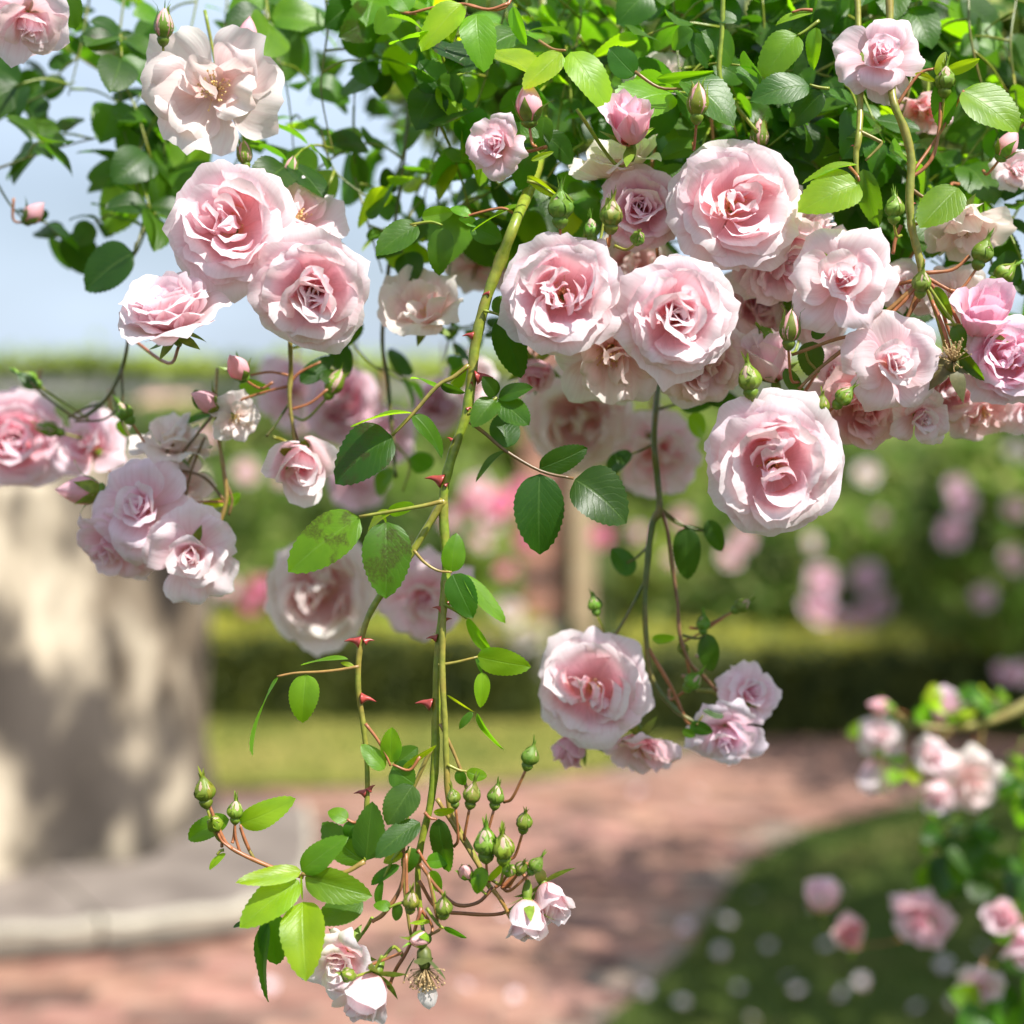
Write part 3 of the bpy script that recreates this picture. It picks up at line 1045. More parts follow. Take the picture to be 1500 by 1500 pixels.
for x, y in ((1104, 1308), (1065, 1355), (1128, 1392), (1060, 1403), (1205, 1390), (1142, 1433), (1220, 1462), (1168, 1455), (1380, 1425), (1110, 1490), (1268, 1448),
             (1185, 1330), (1450, 1400), (1330, 1480), (1075, 1450), (1240, 1310), (1010, 1475), (1400, 1480)):
    fallen(x, y, 'pale rose petal lying on the shaded grass beside the brick path', 'petals fallen on the shaded lawn', rng.uniform(0.8, 1.25))
for x, y in ((750, 1338), (915, 1452), (935, 1460), (1015, 1365), (690, 1440), (600, 1390), (930, 1165), (1030, 1160), (640, 1146), (760, 1468), (400, 1455), (830, 1385), (1100, 1130)):
    fallen(x, y, 'pale rose petal lying on the sunlit brick path', 'petals fallen on the brick path', rng.uniform(0.8, 1.3), 0.006)

# stone pedestal and the curved kerb it stands behind ---------------------------
pc_ = Vector((-1.66, 4.86, 0))
ped = thing('stone_pedestal', pc_, 'massive weathered cream stone pedestal with dark vertical stains beside the brick path', 'pedestal')


def rough_block(name, half, z0, z1, ang, seed, mat, amp=0.02, n=22, round_=0.16, taper=0.0):
    """a rough squared stone: rounded-square rings with worn, uneven faces"""
    r = random.Random(seed)
    verts, faces = [], []
    nz = 30
    ph = [r.uniform(0, 6.28) for _ in range(8)]
    for j in range(nz + 1):
        t = j / nz
        z = z0 + (z1 - z0) * t
        edge = 1 - 0.005 * (abs(2 * t - 1) ** 8) - taper * t
        for i in range(n * 4):
            a = 2 * math.pi * i / (n * 4)
            c, q = math.cos(a), math.sin(a)
            k = half * edge / ((abs(c) ** 3.4 + abs(q) ** 3.4) ** (1 / 3.4))
            k += amp * (math.sin(3 * a + ph[0]) * math.sin(6 * t + ph[1]) + 0.6 * math.sin(9 * a + ph[2]) * math.sin(11 * t + ph[3]) + 0.5 * math.sin(17 * a + 5 * t + ph[4]))
            aa = a + ang
            verts.append((pc_.x + k * math.cos(aa), pc_.y + k * math.sin(aa), z))
    m = n * 4
    for j in range(nz):
        for i in range(m):
            i2 = (i + 1) % m
            faces.append((j * m + i, j * m + i2, (j + 1) * m + i2, (j + 1) * m + i))
    faces.append(tuple(range(m))[::-1])
    faces.append(tuple(nz * m + i for i in range(m)))
    return link(name, mesh_of(name, verts, faces, mats=(mat,)), ped)


ANG = math.radians(38)
rough_block('shaft', 0.60, 0.06, 1.24, ANG, 2, M_STONE, 0.026)
rough_block('top_stone', 0.56, 1.243, 1.30, ANG, 4, M_STONE, 0.01)

kerb = thing('stone_kerb', pc_, 'raised curved step of worn pale stone slabs round the foot of the pedestal', 'stone step')
edge = spline([(-2.9, 3.70), (-2.2, 3.74), (-1.65, 3.80), (-1.29, 3.87), (-0.98, 3.95), (-0.73, 4.06), (-0.62, 4.22), (-0.60, 4.45), (-0.64, 4.80), (-0.72, 5.25)], 6)


def slab(i0, i1, seed):
    """a kerb slab over the samples i0 to i1 of the front edge, its tread running 0.5 m back"""
    r = random.Random(seed)
    verts, faces = [], []
    n = 12
    for i in range(n + 1):
        t = i0 + (i1 - i0) * i / n
        k = min(len(edge) - 2, int(t))
        e = edge[k] * (1 - (t - k)) + edge[k + 1] * (t - k)
        inn = np.array([-1.75, 4.95]) - e
        inn /= np.linalg.norm(inn)
        w_ = 0.006 * math.sin(1.9 * t + seed)
        h_ = 0.006 * math.sin(1.3 * t + seed)
        for back, z in ((0.52, 0.0), (0.52, 0.112), (0.020 + w_, 0.108 + h_), (w_, 0.092 + h_), (0.010 + w_, 0.040), (0.06, 0.034), (0.06, 0.0)):
            verts.append((e[0] + inn[0] * back, e[1] + inn[1] * back, z))
    m = 7
    for i in range(n):
        for k in range(m - 1):
            faces.append((i * m + k, (i + 1) * m + k, (i + 1) * m + k + 1, i * m + k + 1))
    faces.append(tuple(range(m)))
    faces.append(tuple(n * m + k for k in range(m))[::-1])
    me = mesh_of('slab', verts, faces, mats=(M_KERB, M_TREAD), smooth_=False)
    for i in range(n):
        me.polygons[i * (m - 1) + 1].material_index = 1        # the slab top, its shade painted in as a darker stone
    return link('slab', me, kerb)


jx = G(125, 1440).x
js = float(np.argmin(np.abs(edge[:28, 0] - jx)))
cuts = [1.0, js - 13, js, js + 15, js + 30]
for k in range(4):
    slab(cuts[k] + 0.10, min(cuts[k + 1], len(edge) - 2) - 0.10, 3 + k)

# low box hedge ------------------------------------------------------------------
hb = G(800, 1058)


def hedge(x0, x1, y0, h, seed, label):
    h_ = thing('box_hedge', ((x0 + x1) / 2, y0, 0), label, 'hedge')
    d_ = 0.55
    v, f = [], []
    v, f = box_data(x0 + 0.03, x1 - 0.03, y0 + 0.03, y0 + d_ - 0.03, 0.0, h - 0.03, 0.05)
    link('core', mesh_of('core', v, f, mats=(M_HEDGE,), smooth_=False), h_)

    def samp(r):
        x = r.uniform(x0, x1)
        wob = 0.02 * math.sin(x * 5) + 0.012 * math.sin(x * 13)
        return (x, y0 + r.uniform(-0.02, 0.03) + wob, r.uniform(0.0, h))
    v, f = leaf_cloud(int(6000 * (x1 - x0) / 3.0), samp, 0.03, seed)
    tag(link('foliage', mesh_of('foliage', v, f, mats=(M_HEDGE,), smooth_=False), h_), kind='stuff')
    v, f = leaf_cloud(int(4500 * (x1 - x0) / 3.0), lambda r: (r.uniform(x0, x1), r.uniform(y0, y0 + d_), h + r.uniform(-0.05, 0.03)), 0.03, seed + 50)
    tag(link('sunlit_top', mesh_of('sunlit_top', v, f, mats=(M_FOL,), smooth_=False), h_, (0.24, 0.23, 0.04)), kind='stuff')  # paler top leaves, sunlight painted into their colour


hedge(G(-700, 1058).x, G(800, 1058).x, hb.y, 0.40, 1, 'low clipped dark green box hedge behind the sunlit lawn strip')
h2 = G(1180, 1082)
hedge(G(925, 1082).x, G(1720, 1082).x, h2.y, 0.40, 2, 'low clipped box hedge in shade where the path turns, below the pink shrub')


# rose shrubs and trees beyond the hedge -----------------------------------------
def low_flower_mesh(seed):
    r = random.Random(seed)
    verts, faces, uv = [], [], []
    for v_, uv_, nu_, nv_ in (layer(r, 5, 1.1, 0.66, [80, 62, 55, 95], 1.2, 0, nu=5, nv=5) + layer(r, 5, 0.95, 0.5, [60, 35, 20, 60], 0.7, 0.5, nu=5, nv=5)
                              + layer(r, 4, 0.8, 0.36, [40, 10, -5, 30], 0.35, 1, nu=5, nv=5)):
        o = len(verts)
        verts += list(v_)
        uv += list(uv_)
        faces += grid_faces(nu_, nv_, o)
    return mesh_of('flower', verts, faces, uv, (M_PETAL,))


LOW = [low_flower_mesh(k) for k in range(5)]
HOT = (0.92, 0.40, 0.58)
LILAC = (0.93, 0.80, 0.88)
CREAM = (1.0, 1.06, 0.98)
PINK = (1.0, 0.88, 0.89)


def shrub_flower(parent, x, y, d, size, color):
    o = link('flower', rng.choice(LOW), parent, color)
    R = size * PX * d / 2 * 0.74
    ax = (D(rng.uniform(-.5, .5), rng.uniform(-.1, .7), 1))
    o.matrix_world = frame(P(x, y, d) - ax * 0.4 * R, ax, rng.uniform(0, 6)) @ Matrix.Scale(R, 4)
    return o


def shrub(label, lobes_px, color, n, flowers=(), size=0.075, cat='shrub', name='rose_shrub', group=None, trunk=None):
    """lobes in pixels: (x, y, depth, half width px, half height px)"""
    lobes = []
    for x, y, d, hw, hh in lobes_px:
        p = P(x, y, d)
        lobes.append((p.x, p.y, p.z, hw * PX * d, min(hw, hh * 1.3) * PX * d * 0.9, hh * PX * d))
    cx = sum(l[0] for l in lobes) / len(lobes)
    cy = sum(l[1] for l in lobes) / len(lobes)
    t = thing(name, (cx, cy, 0), label, cat, group)
    v, f = leaf_cloud(n, blob_sampler(lobes), size, int(lobes_px[0][0]) + 7)
    tag(link('foliage', mesh_of('foliage', v, f, mats=(M_FOL,), smooth_=False), t, color), kind='stuff')
    for k in range(3 if not trunk else 1):
        l = lobes[k % len(lobes)]
        tube('stem' if not trunk else 'trunk', [(cx + (0.12 * (k - 1) if not trunk else 0), cy, -0.02), (cx * 0.6 + l[0] * 0.4, cy, l[2] * 0.5), (l[0], l[1], l[2])],
             [trunk or 0.02, (trunk or 0.02) * 0.5], M_BARK, t)
    for q in flowers:
        shrub_flower(t, *q)
    return t


shrub('bushy green rose shrub with hot pink flowers beside the brick pier', [(690, 770, 7.6, 75, 110), (640, 840, 7.4, 100, 100), (700, 880, 7.4, 60, 70), (580, 760, 7.8, 110, 110)],
      (0.055, 0.105, 0.018), 4200,
      [(700, 715, 7.0, 55, PINK), (735, 735, 7.0, 60, HOT), (765, 720, 7.1, 50, HOT), (690, 735, 7, 45, HOT), (720, 760, 7, 50, PINK), (770, 790, 6.9, 45, HOT), (740, 835, 6.9, 36, HOT),
       (705, 790, 7, 40, PINK), (660, 760, 7, 40, PINK)])
shrub('low shrub dotted with white flowers behind the hedge', [(690, 925, 7.3, 80, 45), (560, 930, 7.3, 130, 45)], (0.07, 0.12, 0.035), 2600,
      [(745, 895, 6.9, 52, CREAM), (765, 935, 6.9, 55, CREAM), (715, 940, 6.9, 36, CREAM), (790, 925, 6.9, 30, CREAM)])
shrub('dark leafy shrub with a few deep pink flowers behind the hedge and pedestal', [(430, 880, 7.6, 130, 110), (350, 780, 7.8, 120, 120), (480, 780, 8, 110, 120)], (0.04, 0.08, 0.018), 4200,
      [(380, 860, 7.1, 48, HOT), (365, 885, 7.1, 40, HOT), (415, 700, 7.3, 36, PINK), (360, 690, 7.4, 50, PINK), (330, 860, 7.2, 45, PINK)])
shrub('broad green rose shrub hung with lilac pink flowers behind the shaded hedge', [(1180, 820, 7.6, 170, 140), (1310, 760, 7.8, 170, 170), (1090, 880, 7.5, 130, 100)], (0.038, 0.088, 0.014), 7000,
      [(1205, 850, 7.0, 70, LILAC), (1200, 890, 7.0, 75, LILAC), (1225, 920, 7.0, 70, LILAC), (1270, 845, 7.0, 62, LILAC), (1265, 905, 7.0, 66, LILAC), (1290, 885, 7, 50, LILAC),
       (1270, 692, 7.1, 46, CREAM), (1195, 700, 7.1, 30, PINK), (1290, 760, 7.1, 32, PINK), (1090, 790, 7.2, 44, PINK), (1070, 815, 7.2, 44, PINK),
       (1190, 795, 7.1, 34, CREAM)])
shrub('tall shrub at the path bend with drooping lilac rose trusses', [(1440, 760, 6.8, 110, 190), (1500, 900, 6.6, 90, 90), (1560, 700, 6.8, 110, 200)], (0.045, 0.10, 0.016), 5600,
      [(1412, 735, 6.2, 60, LILAC), (1395, 780, 6.2, 62, LILAC), (1402, 712, 6.3, 44, LILAC), (1488, 745, 6.2, 50, PINK), (1485, 820, 6.2, 52, PINK), (1440, 875, 6.2, 46, LILAC),
       (1490, 660, 6.3, 40, CREAM), (1495, 985, 5.9, 44, LILAC), (1470, 985, 5.9, 40, LILAC)])
shrub('yellow green shrub between brick pier and the lilac rose shrub', [(1010, 800, 8.2, 105, 110), (965, 870, 8.0, 75, 80), (1010, 690, 8.4, 100, 90)], (0.08, 0.13, 0.02), 4200,
      [(880, 785, 7.4, 46, HOT), (1000, 760, 7.7, 44, PINK), (1060, 850, 7.6, 44, PINK), (985, 820, 7.6, 30, PINK), (935, 780, 7.6, 30, PINK)])

for (x, y, d, hw, hh), lab, col, fl in (((330, 640, 10.5, 130, 70), 'dark rounded bush beyond the garden beds above the pedestal', (0.045, 0.08, 0.018), [(300, 640, 10, 40, PINK)]),
                                        ((520, 630, 10.8, 160, 90), 'broad dark bush beyond the beds behind the brown spotted leaf', (0.04, 0.085, 0.015), [(440, 620, 10.2, 34, LILAC), (560, 690, 10.2, 34, PINK)]),
                                        ((700, 620, 11, 130, 90), 'mid green bush beyond the beds seen past the thorny cane', (0.07, 0.12, 0.02), ()),
                                        ((930, 615, 11, 160, 95), 'yellow green bush beyond the beds behind the hanging dark stem', (0.085, 0.12, 0.02), ()),
                                        ((1190, 615, 10.5, 180, 105), 'dark green bush beyond the beds under the split hearted rose', (0.035, 0.08, 0.013), ()),
                                        ((1440, 600, 10, 180, 130), 'dark green bush beyond the beds at the path bend', (0.035, 0.08, 0.013), ())):
    shrub(lab, [(x, y, d, hw, hh), (x - hw * .5, y + 50, d, hw * .6, hh * .8), (x + hw * .45, y + 60, d, hw * .6, hh * .8)], col, 3600, fl, size=0.11, name='bush', cat='bush')

TREES = [((470, 640), 20, 110, 90, 'rounded pale green tree far beyond the garden wall'), ((640, 640), 24, 120, 90, 'light green far tree seen past the thorny cane'),
         ((1000, 640), 22, 130, 80, 'wide far tree behind the pergola beam'), ((1230, 620), 24, 140, 90, 'large dark far tree behind the lilac rose shrub'), ((1440, 600), 26, 150, 120, 'tall far tree at the end of the path bend'),
         ((820, 620), 26, 110, 80, 'far tree above the brick pier')]
for (x, y), d, hw, hh, lab in TREES:
    shrub(lab, [(x, y + 20, d, hw, hh), (x - hw * .5, y + 40, d, hw * .7, hh * .7), (x + hw * .5, y + 45, d, hw * .7, hh * .7)], (0.05, 0.085, 0.018), 3000, size=0.22, cat='tree', name='tree', trunk=0.18)

# brick pier and pergola beam -----------------------------------------------------
pd = 7.9
pa, pb = P(764, 640, pd), P(836, 640, pd)
pier = thing('brick_pier', ((pa.x + pb.x) / 2, pa.y + 0.2, 0), 'square red brick pier with a sunlit pale side rising among the pink roses', 'pier')
pw = pb.x - pa.x
py0 = pa.y
ptop = P(0, 470, pd).z
v, f = box_data(pa.x + 0.012, pb.x - 0.012, py0 + 0.012, py0 + pw - 0.012, 0, ptop)
link('mortar', mesh_of('mortar', v, f, mats=(M_PALE,), smooth_=False), pier)
ch = 0.075
meshes = {}


def pier_brick(x0, x1, y0, y1, z):
    key = (round(x1 - x0, 3), round(y1 - y0, 3))
    if key not in meshes:
        v, f = box_data(-(x1 - x0) / 2, (x1 - x0) / 2, -(y1 - y0) / 2, (y1 - y0) / 2, 0, ch - 0.010)
        meshes[key] = mesh_of('brick', v, f, mats=(M_WALLBRICK,), smooth_=False)
    o = link('brick', meshes[key], pier, brick_tint(brng))
    o.location = ((x0 + x1) / 2, (y0 + y1) / 2, z)


z = 0.30
k = 0
while z < ptop - ch:
    sp = pa.x + pw * (0.33 if k % 2 else 0.66)
    dp = 0.102
    jt = 0.005
    pier_brick(pa.x, sp - jt, py0, py0 + dp, z)
    pier_brick(sp + jt, pb.x, py0, py0 + dp, z)
    pier_brick(pb.x - dp, pb.x, py0 + dp + 0.01, py0 + pw, z)
    z += ch
    k += 1
post = thing('timber_post', (pb.x + 0.12, py0 + 0.1, 0), 'pale upright timber post standing against the brick pier', 'post')
v, f = box_data(pb.x + 0.012, pb.x + 0.12, py0 - 0.08, py0 + 0.06, 0, ptop, 0.01)
link('shaft', mesh_of('shaft', v, f, mats=(M_POST,), smooth_=False), post)
v, f = box_data(pb.x + 0.006, pb.x + 0.14, py0 - 0.10, py0 + 0.08, 0, 0.12, 0.02)
link('foot', mesh_of('foot', v, f, mats=(M_POST,), smooth_=False), post)

bd = 9.2
bl0, bl1 = P(-200, 578, bd), P(1700, 500, bd)
beam = thing('pergola_beam', ((bl0.x + bl1.x) / 2, bl0.y, 0), 'long pale timber pergola beam crossing behind the roses, moss green along its top', 'pergola')
zt, zb = P(0, 547, bd).z, P(0, 578, bd).z
v, f = box_data(bl0.x, bl1.x, bl0.y, bl0.y + 0.16, zb, zt, 0.01)
link('beam', mesh_of('beam', v, f, mats=(M_WOOD,), smooth_=False), beam)
for x in (-260, 790, 1560):
    a = P(x, 600, bd)
    v, f = box_data(a.x - 0.08, a.x + 0.08, bl0.y + 0.01, bl0.y + 0.15, 0, zb - 0.003, 0)
    link('post', mesh_of('post', v, f, mats=(M_WOOD,), smooth_=False), beam)


def vine_s(r):
    x = r.uniform(bl0.x, bl1.x)
    return (x, bl0.y + r.uniform(-0.05, 0.2), zt + abs(r.gauss(0, 0.04)) + 0.05 * max(0, math.sin(x * 4.1)) * r.random())


vine = thing('climbing_vine', (bl0.x, bl0.y, zt), 'thin yellow green climber trained along the top of the pergola beam', 'climber')
v, f = leaf_cloud(6500, vine_s, 0.075, 12)
tag(link('foliage', mesh_of('foliage', v, f, mats=(M_FOL,), smooth_=False), vine, (0.15, 0.20, 0.03)), kind='stuff')
tube('stem', [(bl0.x, bl0.y + 0.05, zt + 0.01), ((bl0.x + bl1.x) / 2, bl0.y + 0.05, zt + 0.015), (bl1.x, bl0.y + 0.05, zt + 0.01)], [0.012, 0.01], M_BARK, vine)

# far garden house with a tiled roof
hd = 30
a, b = P(225, 600, hd), P(330, 600, hd)
house = thing('garden_house', ((a.x + b.x) / 2, a.y + 2, 0), 'distant pale house with a terracotta roof beyond the pergola', 'house')
v, f = box_data(a.x, b.x, a.y, a.y + 5, 0, P(0, 590, hd).z)
link('wall', mesh_of('wall', v, f, mats=(M_PALE,), smooth_=False), house)
zr = P(0, 590, hd).z + 0.003
v = [(a.x - .3, a.y - .3, zr), (b.x + .3, a.y - .3, zr), (b.x + .3, a.y + 5.3, zr), (a.x - .3, a.y + 5.3, zr), (a.x + 0.3, a.y + 2.5, zr + 0.6), (b.x - 0.3, a.y + 2.5, zr + 0.6)]
link('roof', mesh_of('roof', v, [(3, 2, 1, 0), (0, 1, 5, 4), (2, 3, 4, 5), (1, 2, 5), (3, 0, 4)], mats=(M_WALLBRICK,), smooth_=False), house, (1.3, 1.5, 1.5))
for k in range(2):
    x = a.x + (b.x - a.x) * (0.3 + 0.4 * k)
    v, f = box_data(x - 0.35, x + 0.35, a.y - 0.03, a.y + 0.02, zr - 1.1, zr - 0.3)
    link('window', mesh_of('window', v, f, mats=(M_BARK,), smooth_=False), house)

# unseen trees, added beyond the right edge to shade lawn and path bend
def added_shade_tree(x, y, zc, r, label, n, seed):
    t = thing('tree', (x, y, 0), label, 'tree')  # unseen tree, added for its shade
    tube('trunk', [(x, y, -0.02), (x + 0.06, y, zc * 0.5), (x, y + 0.05, zc)], [0.11, 0.05], M_BARK, t)
    lob = [(x, y, zc, r, r, r * 0.7), (x - r * .5, y + r * .4, zc + .3, r * .6, r * .6, r * .5), (x + r * .5, y - r * .4, zc + .2, r * .6, r * .6, r * .5)]
    v, f = leaf_cloud(n, blob_sampler(lob, 0.3), 0.10, seed)
    tag(link('added_crown', mesh_of('added_crown', v, f, mats=(M_FOL,), smooth_=False), t, (0.07, 0.12, 0.025)), kind='stuff')


added_shade_tree(2.95, 2.35, 2.9, 1.30, 'unseen leafy tree added to shade the petal strewn lawn', 5200, 31)
added_shade_tree(3.75, 4.4, 2.9, 1.2, 'unseen leafy tree added to shade the bend of the brick path', 4200, 32)


# ================================================================== THE CLIMBING ROSE
CREAMY = (1.0, 1.0, 1.0, 0.35)
WHITE = (1.0, 1.0, 1.0, 0.2)
ROSY = (1.0, 0.90, 0.94)
DEEP = (0.98, 0.80, 0.87)
BEIGE = (1.0, 0.99, 0.95, 0.75)

